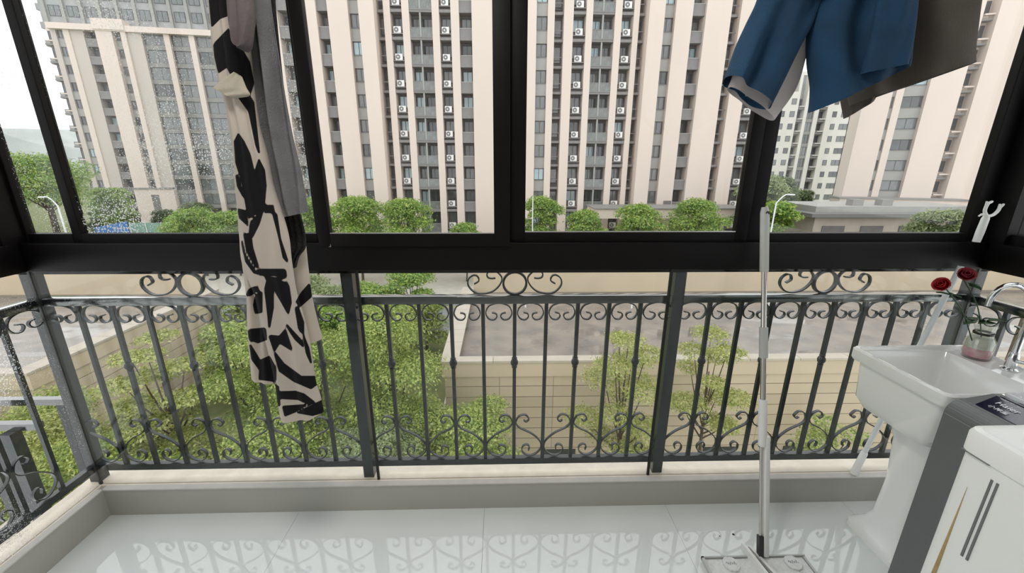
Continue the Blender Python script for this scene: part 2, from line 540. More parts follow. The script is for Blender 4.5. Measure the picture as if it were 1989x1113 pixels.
# ---- lower fixed glass inside the railing
w = setting('window_4')
GY = 0.036
seams = [XL - 0.036, -0.590, 0.712, XR + 0.036]
for i in range(3):
    part(MB().box(seams[i] + 0.006, seams[i + 1] - 0.006, GY - 0.003, GY + 0.003, KZ, ZS), 'glass_pane', 'pane_low', w)
for x in seams:
    part(MB().box(x - 0.0055, x + 0.0055, GY - 0.005, GY + 0.005, KZ, ZS), 'glass_seal', 'frame_seal', w)
for nm, x in (('window_5', XL - 0.036), ('window_6', XR + 0.036)):
    w = setting(nm)
    part(MB().box(x - 0.003, x + 0.003, -2.05, GY - 0.006, KZ, ZS), 'glass_pane', 'pane_low_wet' if x < 0 else 'pane_low', w)


# ================================================================== RAILING
SP = 0.1375
HR0, HR1, BR0, BR1 = 1.027, 1.062, 0.203, 0.235
_arch = [(-.030, .982), (-.013, .977), (-.0085, .963), (-.0215, .949), (-.044, .954), (-.0566, .98), (-.045, 1.010), (-.020, 1.023), (0, 1.0255)]
_arch = _arch + [(-x, z) for x, z in _arch[-2::-1]]
_lyre = [(.046, .440), (.058, .433), (.070, .448), (.052, .470), (.024, .463), (.0105, .438), (.0105, .420), (.0275, .399), (.075, .373), (.108, .345),
         (.1275, .316), (.1275, .281), (.104, .2525), (.072, .2435), (.043, .262), (.040, .291), (.060, .306), (.0745, .293), (.070, .272)]
_orn = [(95, 215), (130, 190), (120, 155), (90, 148), (55, 175), (50, 225), (90, 275), (150, 292), (230, 275), (285, 225), (303, 170), (270, 125), (230, 112), (195, 130), (195, 160), (220, 172), (255, 170)]
_orn = [((x - 400) / 1767, HR1 + 0.004 + (296 - y) / 1767) for x, y in _orn]
ME_ARCH = MB().flatbar(catmull(_arch, 6), 0.0045, 0.013).mesh('arch_scroll', 'iron')
ME_LYRE = MB().flatbar(catmull(_lyre, 6), 0.0045, 0.013).mesh('lyre_scroll', 'iron')
ME_LYRE_M = MB().flatbar([(-x, z) for x, z in catmull(_lyre, 6)], 0.0045, 0.013).mesh('lyre_scroll', 'iron')
ME_ORN = MB().flatbar(catmull(_orn, 6), 0.0055, 0.014).mesh('crest_scroll', 'iron')
ME_ORN_M = MB().flatbar([(-x, z) for x, z in catmull(_orn, 6)], 0.0055, 0.014).mesh('crest_scroll', 'iron')
_ring = [(0.049 * math.cos(a), HR1 + 0.0525 + 0.049 * math.sin(a)) for a in np.linspace(0, 2 * PI, 41)]
ME_RING = MB().flatbar(_ring, 0.009, 0.016).mesh('crest_ring', 'iron')
ME_BAL = MB().box(-0.0078, 0.0078, -0.0078, 0.0078, BR1, HR0).mesh('baluster', 'iron')
ME_BALL = MB().lathe([(0.0085, -0.026), (0.0125, -0.024), (0.0125, -0.020), (0.009, -0.018), (0.0155, -0.010), (0.0175, 0.0), (0.0155, 0.010), (0.009, 0.018), (0.0125, 0.020), (0.0125, 0.024), (0.0085, 0.026)], n=14).mesh('collar_ball', 'iron', True)
ME_POST = MB().box(-0.0235, 0.0235, -0.0235, 0.0235, KZ, ZS - 0.02).mesh('post', 'iron')


def railing(label, loc, rz, length, posts, bars, balls, crests, seqs):
    t = thing('balcony_railing', label, 'railing', loc, rz, None)
    part(MB().box(0, length, -0.02, 0.02, HR0, HR1), 'handrail', 'iron_rail', t, world=False, bevel=0.004)
    part(MB().box(0, length, -0.013, 0.013, BR0, BR1), 'bottom_rail', 'iron', t, world=False)
    for p in posts:
        link('post', ME_POST, t, (p, 0, 0))
    for b, ball in zip(bars, balls):
        o = link('baluster', ME_BAL, t, (b, 0, 0))
        if ball:
            link('collar_ball', ME_BALL, o, (0, 0, 0.742))
    for a, b in seqs:                       # gaps between neighbouring uprights
        o = link('arch_scroll', ME_ARCH, t, ((a + b) / 2, 0, 0))
        o.scale = ((b - a) / SP, 1, 1)
    return t


def lyres(t, centres, lo, hi):
    for c in centres:
        if c + SP < hi + 0.08:
            link('lyre_scroll', ME_LYRE, t, (c, 0, 0))
        if c - SP > lo - 0.08:
            link('lyre_scroll', ME_LYRE_M, t, (c, 0, 0))


def crest(t, x):
    link('crest_ring', ME_RING, t, (x, 0, 0))
    link('crest_scroll', ME_ORN, t, (x, 0, 0))
    link('crest_scroll', ME_ORN_M, t, (x, 0, 0))


RX0, RX1, RY = XL - 0.072, XR + 0.072, 0.072
posts_w = [RX0, -0.640, 0.762, RX1]
lb = [-1.7795 + 0.1404 * i for i in range(8)]
mb_ = [-0.491 + SP * i for i in range(9)]
rb = [0.9156 + 0.1398 * i for i in range(8)]
allu = sorted(posts_w + lb + mb_ + rb)
bars = [b - RX0 for b in lb + mb_ + rb]
balls = [i % 2 == 1 for i in range(8)] + [i % 2 == 0 for i in range(9)] + [i % 2 == 0 for i in range(8)]
seqs = [(a - RX0, b - RX0) for a, b in zip(allu[:-1], allu[1:])]
t = railing('long dark wrought iron railing with scrolls along the front of the balcony', (RX0, RY, 0), 0.0, RX1 - RX0, [p - RX0 for p in posts_w], bars, balls, None, seqs)
lyres(t, [0.0], 0.1, 9)
lyres(t, [b for b, f in zip(bars, balls) if f], 0, RX1 - RX0)
lyres(t, [rb[-1] + 0.1398 - RX0 + 0.03], 0, RX1 - RX0 - 0.3)
for x in (-1.293, 0.059, 1.407):
    crest(t, x - RX0)
for xx, lab in ((RX0, 'short dark wrought iron railing behind the wet glass on the left side'), (RX1, 'short dark wrought iron railing behind the white sink on the right side')):
    n = 13
    bl = [0.155 + 0.1404 * i for i in range(n)]
    L = 2.08
    t = railing(lab, (xx, RY, 0), -PI / 2, L, [1.98], bl, [i % 2 == 1 for i in range(n)], None, list(zip([0.0] + bl[:-1], bl)))
    lyres(t, [bl[i] for i in range(1, n, 2)], 0, L)
    crest(t, 1.0)
    for o in t.children:
        if o.name.startswith(('handrail', 'bottom_rail')):
            o.location.x = 0.024
            o.scale.x = (L - 0.03) / L

# slatted metal shelf outside, left of the railing
t = thing('outdoor_shelf', 'grey slatted metal shelf outside the left side railing', 'shelf', (-2.6, 0.5, -0.1))
for yy, xe in ((0.46, -2.60), (0.715, -2.70)):
    part(MB().box(-3.6, xe, yy - 0.02, yy + 0.02, 0.16, 0.2), 'slat', 'iron_rail', t)
for xx in (-2.74, -3.3):
    part(MB().box(xx - 0.03, xx + 0.03, 0.40, 0.46, -0.9, 0.158), 'leg', 'iron', t)
    part(MB().box(xx - 0.025, xx + 0.025, 0.70, 0.75, -0.9, 0.158), 'leg', 'iron', t)
part(MB().box(-3.6, -2.66, 0.2, 0.9, -1.05, -0.9), 'ledge', 'podium_cap', t)

# ================================================================== THINGS ON THE BALCONY
# ---- laundry sink on a pedestal
def rrect(x0, x1, y0, y1, r, n=5):
    pts = []
    for cx, cy, a0 in ((x1 - r, y1 - r, 0), (x0 + r, y1 - r, PI / 2), (x0 + r, y0 + r, PI), (x1 - r, y0 + r, 1.5 * PI)):
        for i in range(n + 1):
            a = a0 + PI / 2 * i / n
            pts.append((cx + r * math.cos(a), cy + r * math.sin(a)))
    return pts


def loft(mb, rings, cap0=True, cap1=True):
    base = len(mb.v); n = len(rings[0])
    for R_ in rings:
        mb.v += [tuple(p) for p in R_]
    for i in range(len(rings) - 1):
        for q in range(n):
            a, b = base + i * n + q, base + i * n + (q + 1) % n
            mb.f.append((a, b, b + n, a + n))
    if cap0: mb.f.append(tuple(base + q for q in reversed(range(n))))
    if cap1: mb.f.append(tuple(base + (len(rings) - 1) * n + q for q in range(n)))
    return mb


def rr3(x0, x1, y0, y1, z, r):
    return [(x, y, z) for x, y in rrect(x0, x1, y0, y1, r)]


SX0, SX1, SY0, SY1, SZ = 1.510, 2.020, -0.425, -0.018, 0.852
t = thing('laundry_sink', 'white ceramic laundry sink on a pedestal in the right corner', 'sink', (1.8, -0.22, 0))
rings = [rr3(SX0 + 0.05, SX1 - 0.06, SY0 + 0.06, SY1 - 0.05, 0.600, 0.04), rr3(SX0 + 0.028, SX1 - 0.03, SY0 + 0.03, SY1 - 0.03, 0.64, 0.04),
         rr3(SX0 + 0.022, SX1 - 0.02, SY0 + 0.022, SY1 - 0.022, 0.795, 0.03), rr3(SX0 + 0.004, SX1 - 0.002, SY0 + 0.004, SY1 - 0.004, 0.803, 0.025),
         rr3(SX0, SX1, SY0, SY1, 0.812, 0.025), rr3(SX0, SX1, SY0, SY1, 0.848, 0.025), rr3(SX0 + 0.006, SX1 - 0.006, SY0 + 0.006, SY1 - 0.006, 0.855, 0.022),
         rr3(SX0 + 0.016, SX1 - 0.016, SY0 + 0.016, SY1 - 0.016, 0.853, 0.02), rr3(SX0 + 0.022, SX1 - 0.03, SY0 + 0.022, SY1 - 0.022, 0.842, 0.02),
         rr3(SX0 + 0.032, SX1 - 0.125, SY0 + 0.032, SY1 - 0.032, 0.842, 0.03),
         rr3(SX0 + 0.045, SX1 - 0.140, SY0 + 0.045, SY1 - 0.045, 0.80, 0.04), rr3(SX0 + 0.065, SX1 - 0.18, SY0 + 0.07, SY1 - 0.065, 0.66, 0.05),
         rr3(SX0 + 0.10, SX1 - 0.22, SY0 + 0.10, SY1 - 0.10, 0.635, 0.05)]
part(loft(MB(), rings), 'basin', 'ceramic', t, smooth=True)
rings = []
for z, d in ((0.0, -0.052), (0.022, -0.050), (0.040, -0.034), (0.07, -0.014), (0.12, 0.0), (0.30, 0.006), (0.50, -0.006), (0.602, -0.03)):
    rings.append(rr3(1.655 + d, 1.95 - d * 0.3, -0.335 + d, -0.150 - d, z, 0.05))
part(loft(MB(), rings), 'pedestal', 'ceramic', t, smooth=True)
dr = part(MB().lathe([(0.0, 0.006), (0.022, 0.006), (0.026, 0.0)], (1.72, -0.22, 0.636), 18), 'drain', 'chrome', t, smooth=True)

# ---- chrome swan-neck tap on the sink ledge
t = thing('tap', 'chrome swan neck tap standing on the ledge of the sink', 'tap', (2.0, -0.215, 0.842))
bx, by = 1.968, -0.225
part(MB().lathe([(0.026, 0), (0.026, 0.006), (0.017, 0.012), (0.016, 0.06), (0.013, 0.075)], (bx, by, 0.842), 20), 'base', 'chrome', t, smooth=True)
neck = [(bx, by, 0.91), (bx, by, 1.06)]
for i in range(13):
    a = PI * i / 12
    neck.append((bx - 0.0 - 0.075 * (1 - math.cos(a)) * 0.30, by + 0.05 * (1 - math.cos(a)), 1.085 + 0.085 * math.sin(a)))
neck.append((neck[-1][0], neck[-1][1], 1.07))
part(MB().tube(neck, 0.0105, 12), 'spout', 'chrome', t, smooth=True)
part(MB().tube([(bx, by - 0.015, 0.885), (bx, by - 0.05, 0.892), (bx - 0.005, by - 0.085, 0.905)], [0.008, 0.006, 0.005], 10), 'lever', 'chrome', t, smooth=True)

# ---- vase with two roses
vx, vy, vz = 1.955, -0.118, 0.842
t = thing('glass_vase', 'small clear glass vase with a pink base and black neck ring on the sink', 'vase', (vx, vy, vz))
part(MB().lathe([(0.0, 0.0), (0.040, 0.0), (0.044, 0.006), (0.047, 0.05), (0.045, 0.075), (0.030, 0.102), (0.027, 0.115), (0.033, 0.135), (0.036, 0.145),
                 (0.033, 0.144), (0.025, 0.115), (0.028, 0.102), (0.042, 0.073), (0.043, 0.012), (0.0, 0.010)], (vx, vy, vz), 28, cap=False), 'glass_body', 'vase_glass', t, smooth=True)
part(MB().lathe([(0.0, 0.011), (0.041, 0.011), (0.0425, 0.03), (0.040, 0.046), (0.0, 0.043)], (vx, vy, vz), 24, cap=False), 'pink_filling', 'vase_pink', t, smooth=True)
part(MB().lathe([(0.0285, 0.104), (0.0315, 0.105), (0.0315, 0.113), (0.0285, 0.114)], (vx, vy, vz), 24, cap=False), 'neck_ring', 'black_ring', t, smooth=True)
part(MB().lathe([(0.0, 0.0465), (0.040, 0.0465), (0.041, 0.07), (0.034, 0.088), (0.0, 0.090)], (vx, vy, vz), 24, cap=False), 'milky_filling', 'vase_milk', t, smooth=True)


def rose(name, label, head, m, foot, tilt, leaves):
    t = thing(name, label, 'rose', foot)
    mid = tuple((a + b) / 2 + d for a, b, d in zip(head, foot, (0.01, 0.0, 0.02)))
    h = Vector(head)
    ax = Vector(tilt).normalized()
    part(MB().tube(catmull([foot, mid, tuple(h - ax * 0.018)], 6), 0.0022, 6), 'stem', 'leaf_vase', t, smooth=True)
    q = Vector((0, 0, 1)).rotation_difference(ax).to_matrix()
    core = MB()
    rr = random.Random(len(label))
    for ring, (rad, ph, hh, npet) in enumerate(((0.009, 0.0, 0.028, 3), (0.015, 0.4, 0.026, 4), (0.021, 0.9, 0.021, 5))):
        for i in range(npet):
            a = ph + 2 * PI * i / npet
            base = len(core.v)
            for u in np.linspace(-1, 1, 6):
                for v in np.linspace(0, 1, 5):
                    aa = a + u * 1.15 * 2 * PI / npet / 1.6
                    r_ = rad * (0.30 + 0.72 * math.sin(min(1.0, v * 1.25) * PI / 2) ** 0.8) * (1 + 0.05 * u * u) + (0.007 * max(0, v - 0.75) / 0.25 if ring == 2 else 0)
                    z = -0.016 + (hh + 0.016) * v * (1 - 0.18 * u * u) + rr.uniform(-0.0006, 0.0006)
                    core.v.append(tuple(h + q @ Vector((r_ * math.cos(aa), r_ * math.sin(aa), z))))
            for iu in range(5):
                for iv in range(4):
                    k0 = base + iu * 5 + iv
                    core.f.append((k0, k0 + 1, k0 + 6, k0 + 5))
    o = part(core, 'petals', m, t, smooth=True)
    s = o.modifiers.new('solid', 'SOLIDIFY'); s.thickness = 0.0009
    for (px_, py_, pz_), L, az, el in leaves:
        lm = MB()
        d = Vector((math.cos(az) * math.cos(el), math.sin(az) * math.cos(el), math.sin(el)))
        s_ = d.cross(Vector((0, 0, 1))).normalized(); up = s_.cross(d)
        P0 = Vector((px_, py_, pz_))
        prof = [(0, 0.004), (0.25, 0.30), (0.5, 0.38), (0.75, 0.26), (1, 0.01)]
        for f_, w_ in prof:
            c = P0 + d * L * f_ - up * 0.15 * L * f_ * f_
            lm.v += [tuple(c - s_ * w_ * L + up * 0.08 * L), tuple(c), tuple(c + s_ * w_ * L + up * 0.08 * L)]
        for i in range(4):
            b = i * 3
            lm.f += [(b, b + 1, b + 4, b + 3), (b + 1, b + 2, b + 5, b + 4)]
        lo = part(lm, 'leaf', 'leaf_vase', t, smooth=True)
        s = lo.modifiers.new('solid', 'SOLIDIFY'); s.thickness = 0.0008
    return t


rose('red_rose', 'bright red rose leaning out to the left of the glass vase', (1.728, -0.114, 1.150), 'rose', (1.935, -0.118, 0.888), (-0.8, -0.2, 0.45),
     [((1.762, -0.114, 1.118), 0.045, -0.3, -0.2), ((1.768, -0.114, 1.112), 0.04, 2.4, 0.2), ((1.90, -0.118, 1.005), 0.055, 3.3, -0.1), ((1.915, -0.12, 0.992), 0.06, -0.2, 0.2)])
rose('red_rose', 'dark red rose hanging over to the right of the white pole', (1.838, -0.085, 1.182), 'rose_dark', (1.972, -0.116, 0.888), (-0.35, -0.55, 0.55),
     [((1.855, -0.09, 1.150), 0.055, 0.2, -0.1), ((1.862, -0.09, 1.145), 0.045, -1.6, 0.0), ((1.958, -0.112, 1.000), 0.055, -0.6, 0.3), ((1.950, -0.112, 1.000), 0.05, 2.2, 0.1)])

# ---- washing machine
wx0, wx1, wy0, wy1, wz = 1.412, 1.955, -1.01, -0.502, 0.91
t = thing('washing_machine', 'dark grey top loading washing machine with a navy control panel beside the sink', 'washing machine', ((wx0 + wx1) / 2, (wy0 + wy1) / 2, 0))
prof = [(wx0, 0.03), (wx0, 0.848)]
for i in range(1, 9):
    a = PI / 2 * i / 8
    prof.append((wx0 + 0.045 * (1 - math.cos(a)), 0.848 + 0.045 * math.sin(a)))
prof += [(wx0 + 0.140, 0.910), (wx1, 0.910), (wx1, 0.03)]
m_ = MB()
n = len(prof)
m_.v = [(x, wy1, z) for x, z in prof] + [(x, wy0, z) for x, z in prof]
m_.f = [tuple(range(n)), tuple(reversed(range(n, 2 * n)))] + [(i, (i + 1) % n, n + (i + 1) % n, n + i) for i in range(n)]
part(m_, 'casing', 'washer_grey', t)
for i, (x, z) in enumerate(((wx0 + 0.0, 0.845), (wx0 + 0.0055, 0.868), (wx0 + 0.016, 0.8815), (wx0 + 0.029, 0.890), (wx0 + 0.043, 0.893))):
    part(MB().tube([(x, wy1 - 0.004, z), (x, wy0 + 0.01, z)], 0.0013, 6), 'rib', 'washer_rib', t)
pn = MB()
s0, s1 = (wx0 + 0.050, 0.8945), (wx0 + 0.136, 0.9115)
ya, yb_ = wy1 - 0.014, wy0 + 0.02
pn.v = [(s0[0], ya - 0.02, s0[1] + 0.001), (s1[0], ya, s1[1]), (s1[0], yb_, s1[1]), (s0[0], yb_, s0[1] + 0.001),
        (s0[0], ya - 0.02, s0[1] - 0.004), (s1[0], ya, s1[1] - 0.006), (s1[0], yb_, s1[1] - 0.006), (s0[0], yb_, s0[1] - 0.004)]
pn.f = [(0, 1, 2, 3), (7, 6, 5, 4), (0, 4, 5, 1), (1, 5, 6, 2), (2, 6, 7, 3), (3, 7, 4, 0)]
pnl = part(pn, 'control_panel', 'washer_panel', t)
lid = part(MB().box(wx0 + 0.148, wx1 - 0.03, wy0 + 0.025, wy1 - 0.02, 0.911, 0.929), 'lid', 'washer_lid', t, bevel=0.006)
part(MB().box(wx0 + 0.140, wx0 + 0.148, wy0 + 0.03, wy1 - 0.02, 0.911, 0.921), 'lid_grip', 'chrome', lid)
part(MB().box(wx0 + 0.03, wx1 - 0.02, wy0 + 0.02, wy1 - 0.02, 0.0, 0.03), 'plinth', 'slot', t)
th = math.atan2(s1[1] - s0[1], s1[0] - s0[0])


def text_mesh(body, size, m):
    cu = bpy.data.curves.new('lettering', 'FONT')
    cu.body = body; cu.size = size; cu.extrude = 0.0002
    ob = bpy.data.objects.new('lettering', cu)
    COL.objects.link(ob)
    dg = bpy.context.evaluated_depsgraph_get()
    me = bpy.data.meshes.new_from_object(ob.evaluated_get(dg))
    bpy.data.objects.remove(ob)
    me.materials.clear(); me.materials.append(MATS[m])
    return me


def lettering(body, size, m, parent, origin, xdir, ydir):
    me = text_mesh(body, size, m)
    X = Vector(xdir).normalized(); Y = Vector(ydir).normalized(); Z = X.cross(Y)
    o = link('lettering', me, parent)
    M = Matrix(((X[0], Y[0], Z[0], origin[0]), (X[1], Y[1], Z[1], origin[1]), (X[2], Y[2], Z[2], origin[2]), (0, 0, 0, 1)))
    if parent.parent is None:
        o.matrix_parent_inverse = Matrix.Translation(-Vector(parent.location))
    o.matrix_basis = M
    return o


up_ = (math.cos(th), 0, math.sin(th))
def on_panel(f, y, lift=0.0016):
    return (s0[0] + (s1[0] - s0[0]) * f - math.sin(th) * lift, y, s0[1] + (s1[1] - s0[1]) * f + 0.001 + math.cos(th) * lift)
lettering('Haier', 0.026, 'print_white', pnl, on_panel(0.52, ya - 0.03), (0, -1, 0), up_)
lettering('小神童', 0.017, 'print_white', pnl, on_panel(0.20, ya - 0.035), (0, -1, 0), up_)
for i in range(3):
    part(MB().box(s0[0] + 0.03, s0[0] + 0.036, ya - 0.17 - 0.04 * i, ya - 0.15 - 0.04 * i, 0.9005, 0.9030), 'button', 'print_white', pnl)

# ---- white hamper in front of the washing machine
hx0, hx1, hy0, hy1, hz = 1.180, 1.400, -1.25, -0.735, 0.970
t = thing('laundry_hamper', 'white plastic hamper with twin slots and a hinged lid in the lower right corner', 'hamper', ((hx0 + hx1) / 2, (hy0 + hy1) / 2, 0))
body = loft(MB(), [rr3(hx0 + 0.03, hx1 - 0.012, hy0 + 0.02, hy1 - 0.02, 0.0, 0.03), rr3(hx0 + 0.016, hx1 - 0.004, hy0 + 0.01, hy1 - 0.010, 0.44, 0.03),
                   rr3(hx0 + 0.008, hx1 - 0.002, hy0 + 0.004, hy1 - 0.004, 0.442, 0.03), rr3(hx0 + 0.006, hx1 - 0.002, hy0 + 0.004, hy1 - 0.004, 0.905, 0.03)])
part(body, 'body', 'white_plastic', t)
lid = part(loft(MB(), [rr3(hx0 + 0.001, hx1, hy0, hy1, 0.906, 0.03), rr3(hx0, hx1, hy0, hy1, 0.955, 0.03), rr3(hx0 + 0.005, hx1 - 0.004, hy0 + 0.005, hy1 - 0.005, 0.966, 0.028),
                       rr3(hx0 + 0.016, hx1 - 0.012, hy0 + 0.016, hy1 - 0.016, 0.970, 0.022), rr3(hx0 + 0.022, hx1 - 0.02, hy0 + 0.022, hy1 - 0.022, 0.966, 0.02)]), 'lid', 'white_plastic', t, smooth=True)
part(MB().box(hx0 + 0.085, hx1 - 0.02, hy1 - 0.075, hy1 - 0.062, 0.9665, 0.972), 'lid_handle', 'slot', lid)
for yy in (-0.822, -0.834):
    part(MB().box(hx0 + 0.0045, hx0 + 0.02, yy - 0.0025, yy + 0.0025, 0.635, 0.872), 'slot', 'slot', t)
yl = MB()
yl.v = [(hx0 + 0.0052, -0.783, 0.815), (hx0 + 0.0055, -0.776, 0.446), (hx0 + 0.0055, -0.788, 0.446), (hx0 + 0.012, -0.783, 0.815), (hx0 + 0.014, -0.776, 0.446), (hx0 + 0.014, -0.788, 0.446)]
yl.f = [(0, 1, 2), (5, 4, 3), (0, 3, 4, 1), (1, 4, 5, 2), (2, 5, 3, 0)]
part(yl, 'yellow_strip', 'yellowish', t, label='yellowed strip')  # narrow yellow-brown wedge, pointed at the top
part(MB().box(hx0 - 0.0005, hx0 + 0.01, hy1 - 0.075, hy1 - 0.012, 0.9035, 0.9060), 'lid_seam', 'slot', t)

# ---- flat mop leaning on the window
mb0, mb1 = Vector((1.088, -0.305, 0.03)), Vector((1.035, -0.004, 1.442))
t = thing('flat_mop', 'grey and white flat mop leaning upright against the window frame', 'mop', (1.06, -0.33, 0))
ax = (mb1 - mb0)
def mp(f, off=0.0):
    return tuple(mb0 + ax * f + Vector((off, 0, 0)))
part(MB().tube([mp(0.36), mp(0.84)], 0.0105, 16), 'steel_pole', 'steel', t, smooth=True)
gr = part(MB().tube([mp(0.825), mp(0.83), mp(0.985), mp(1.0)], [0.0155, 0.0165, 0.0165, 0.012], 16), 'grip', 'mop_grey', t, smooth=True)
part(MB().tube([tuple(mb0 + ax * 0.985 + Vector((0.002, -0.0165, 0))), tuple(mb0 + ax * 0.985 + Vector((0.002, -0.012, 0)))], 0.008, 12), 'hanging_hole', 'mop_dark', gr)
part(MB().tube([mp(0.585), mp(0.67)], 0.0165, 16), 'collar', 'mop_grey', t, smooth=True)
part(MB().tube([mp(0.33), mp(0.335), mp(0.46), mp(0.465)], [0.0155, 0.0165, 0.0165, 0.015], 16), 'sleeve', 'mop_white', t, smooth=True)
sl = MB()
dx = Vector((1, 0, 0)); nn = ax.normalized().cross(dx).normalized()
def prism(m, f0, f1, x0, x1, n0, n1):
    b = len(m.v)
    for f_ in (f0, f1):
        for xx, qq in ((x0, n0), (x1, n0), (x1, n1), (x0, n1)):
            m.v.append(tuple(mb0 + ax * f_ + dx * xx + nn * qq))
    m.f += [tuple(b + i for i in q) for q in ((0, 3, 2, 1), (4, 5, 6, 7), (0, 1, 5, 4), (1, 2, 6, 5), (2, 3, 7, 6), (3, 0, 4, 7))]
prism(sl, 0.0, 0.36, 0.004, 0.024, -0.016, 0.016)
part(sl, 'channel', 'mop_white', t, bevel=0.004)
part(MB().tube([mp(0.0, -0.006), mp(0.36, -0.006)], 0.0055, 10), 'squeeze_rod', 'steel', t, smooth=True)
sk = MB(); prism(sk, 0.0, 0.06, -0.015, 0.004, -0.01, 0.01)
part(sk, 'socket', 'mop_dark', t)
HY0, HY1 = -0.425, -0.300
plate = part(MB().box(0.835, 1.275, HY0, HY1, 0.010, 0.014).box(0.835, 1.275, HY1 - 0.006, HY1, 0.014, 0.026).box(0.835, 0.845, HY0, HY1, 0.014, 0.026).box(1.265, 1.275, HY0, HY1, 0.014, 0.022), 'plate', 'mop_grey', t)
part(MB().box(0.847, 1.262, HY0 + 0.004, HY1 - 0.008, 0.014, 0.018), 'plate_inset', 'pad', plate)
part(MB().box(0.838, 1.272, HY0 + 0.002, HY1 - 0.002, 0.0, 0.010), 'mop_pad', 'pad', t)
def slab_bar(name, m, x0, y0, x1, y1, w_, z0, z1):
    d = Vector((x1 - x0, y1 - y0, 0)).normalized(); s_ = Vector((-d.y, d.x, 0)) * w_ / 2
    q = MB()
    for z in (z0, z1):
        q.v += [(x0 + s_.x, y0 + s_.y, z), (x0 - s_.x, y0 - s_.y, z), (x1 - s_.x, y1 - s_.y, z), (x1 + s_.x, y1 + s_.y, z)]
    q.f = [(0, 1, 2, 3), (7, 6, 5, 4), (0, 4, 5, 1), (1, 5, 6, 2), (2, 6, 7, 3), (3, 7, 4, 0)]
    return part(q, name, m, t)
slab_bar('clamp_arm', 'mop_white', 1.030, -0.262, 1.052, -0.425, 0.012, 0.018, 0.052)
slab_bar('clamp_arm', 'mop_white', 1.062, -0.262, 1.100, -0.425, 0.012, 0.018, 0.034)
slab_bar('clamp_gap', 'mop_dark', 1.046, -0.268, 1.074, -0.425, 0.020, 0.018, 0.026)
for cx_ in (0.945, 1.205):
    d_ = part(MB().lathe([(0.0, 0.0), (0.034, 0.0), (0.034, 0.006), (0.031, 0.008), (0.0, 0.008)], (cx_, -0.335, 0.018), 12, cap=False), 'velcro_disc', 'pad', t, smooth=False)
    sc = MB()
    pts = [(cx_ - 0.02 + 0.04 * i / 24, -0.335 + 0.006 * math.sin(i * 1.3) + 0.002 * math.sin(i * 0.7), 0.0265) for i in range(25)]
    part(sc.tube(pts, 0.0007, 4), 'script_mark', 'slot', d_)

# ---- clothes fork pole in the corner
p0, p1 = Vector((1.722, 0.014, KZ + 0.004)), Vector((1.938, -0.004, 1.372))
t = thing('clothes_fork', 'white two pronged clothes fork pole leaning behind the sink into the corner', 'clothes pole', tuple(p0))
ax = p1 - p0
part(MB().tube([tuple(p0 + ax * f_) for f_ in (0.0, 0.005, 0.10, 0.105)], [0.014, 0.0155, 0.0145, 0.012], 14), 'handle_sleeve', 'white_plastic', t, smooth=True)
part(MB().tube([tuple(p0 + ax * f_) for f_ in (0.09, 0.86)], 0.0105, 14), 'pole', 'fork', t, smooth=True)
def fq(x, y):
    return tuple(at_y(x, y, -0.006))
part(MB().tube([fq(1896, 470), fq(1904, 450), fq(1914, 425), fq(1917, 418)], [0.0125, 0.0135, 0.0125, 0.009], 12), 'fork_socket', 'white_plastic', t, smooth=True)
pr = part(MB().tube(catmull([fq(1917, 420), fq(1913, 412), fq(1914, 405), fq(1919, 396), fq(1928, 391)], 4), [0.006] * 12 + [0.005] * 4 + [0.0035], 10), 'prong', 'white_plastic', t, smooth=True)
part(MB().tube(catmull([fq(1918, 420), fq(1928, 418), fq(1937, 411), fq(1942, 404), fq(1950, 396)], 4), [0.006] * 12 + [0.005] * 4 + [0.0035], 10), 'prong', 'white_plastic', t, smooth=True)
part(MB().tube([fq(1915, 402), fq(1917, 391)], [0.005, 0.003], 8), 'prong_tip', 'white_plastic', t)
part(MB().tube([fq(1940, 406), fq(1942, 396)], [0.005, 0.003], 8), 'prong_tip', 'white_plastic', t)
part(MB().tube(catmull([fq(1914, 416), fq(1906, 417), fq(1901, 420)], 4), [0.005] * 5 + [0.003] * 4, 8), 'side_hook', 'white_plastic', t)
# two crumbs of dirt on the tiles
for x, y, s_ in ((1424.5, 1038, 0.006), (1398, 1041.5, 0.003)):
    d = ray(x, y); P = CPOS + d * (0.0 - CPOS[2]) / d[2]
    tag(part(MB().lathe([(0, 0), (s_, 0.0), (s_ * 0.7, 0.002), (0, 0.003)], (P[0], P[1], 0.0), 7, cap=False), 'dirt_crumb', 'mop_dark'),
        'larger dark crumb of dirt on the floor tiles left of the mop' if s_ > 0.005 else 'tiny dark crumb of dirt on the floor tiles left of the larger one', 'crumb', 'crumbs on the floor')

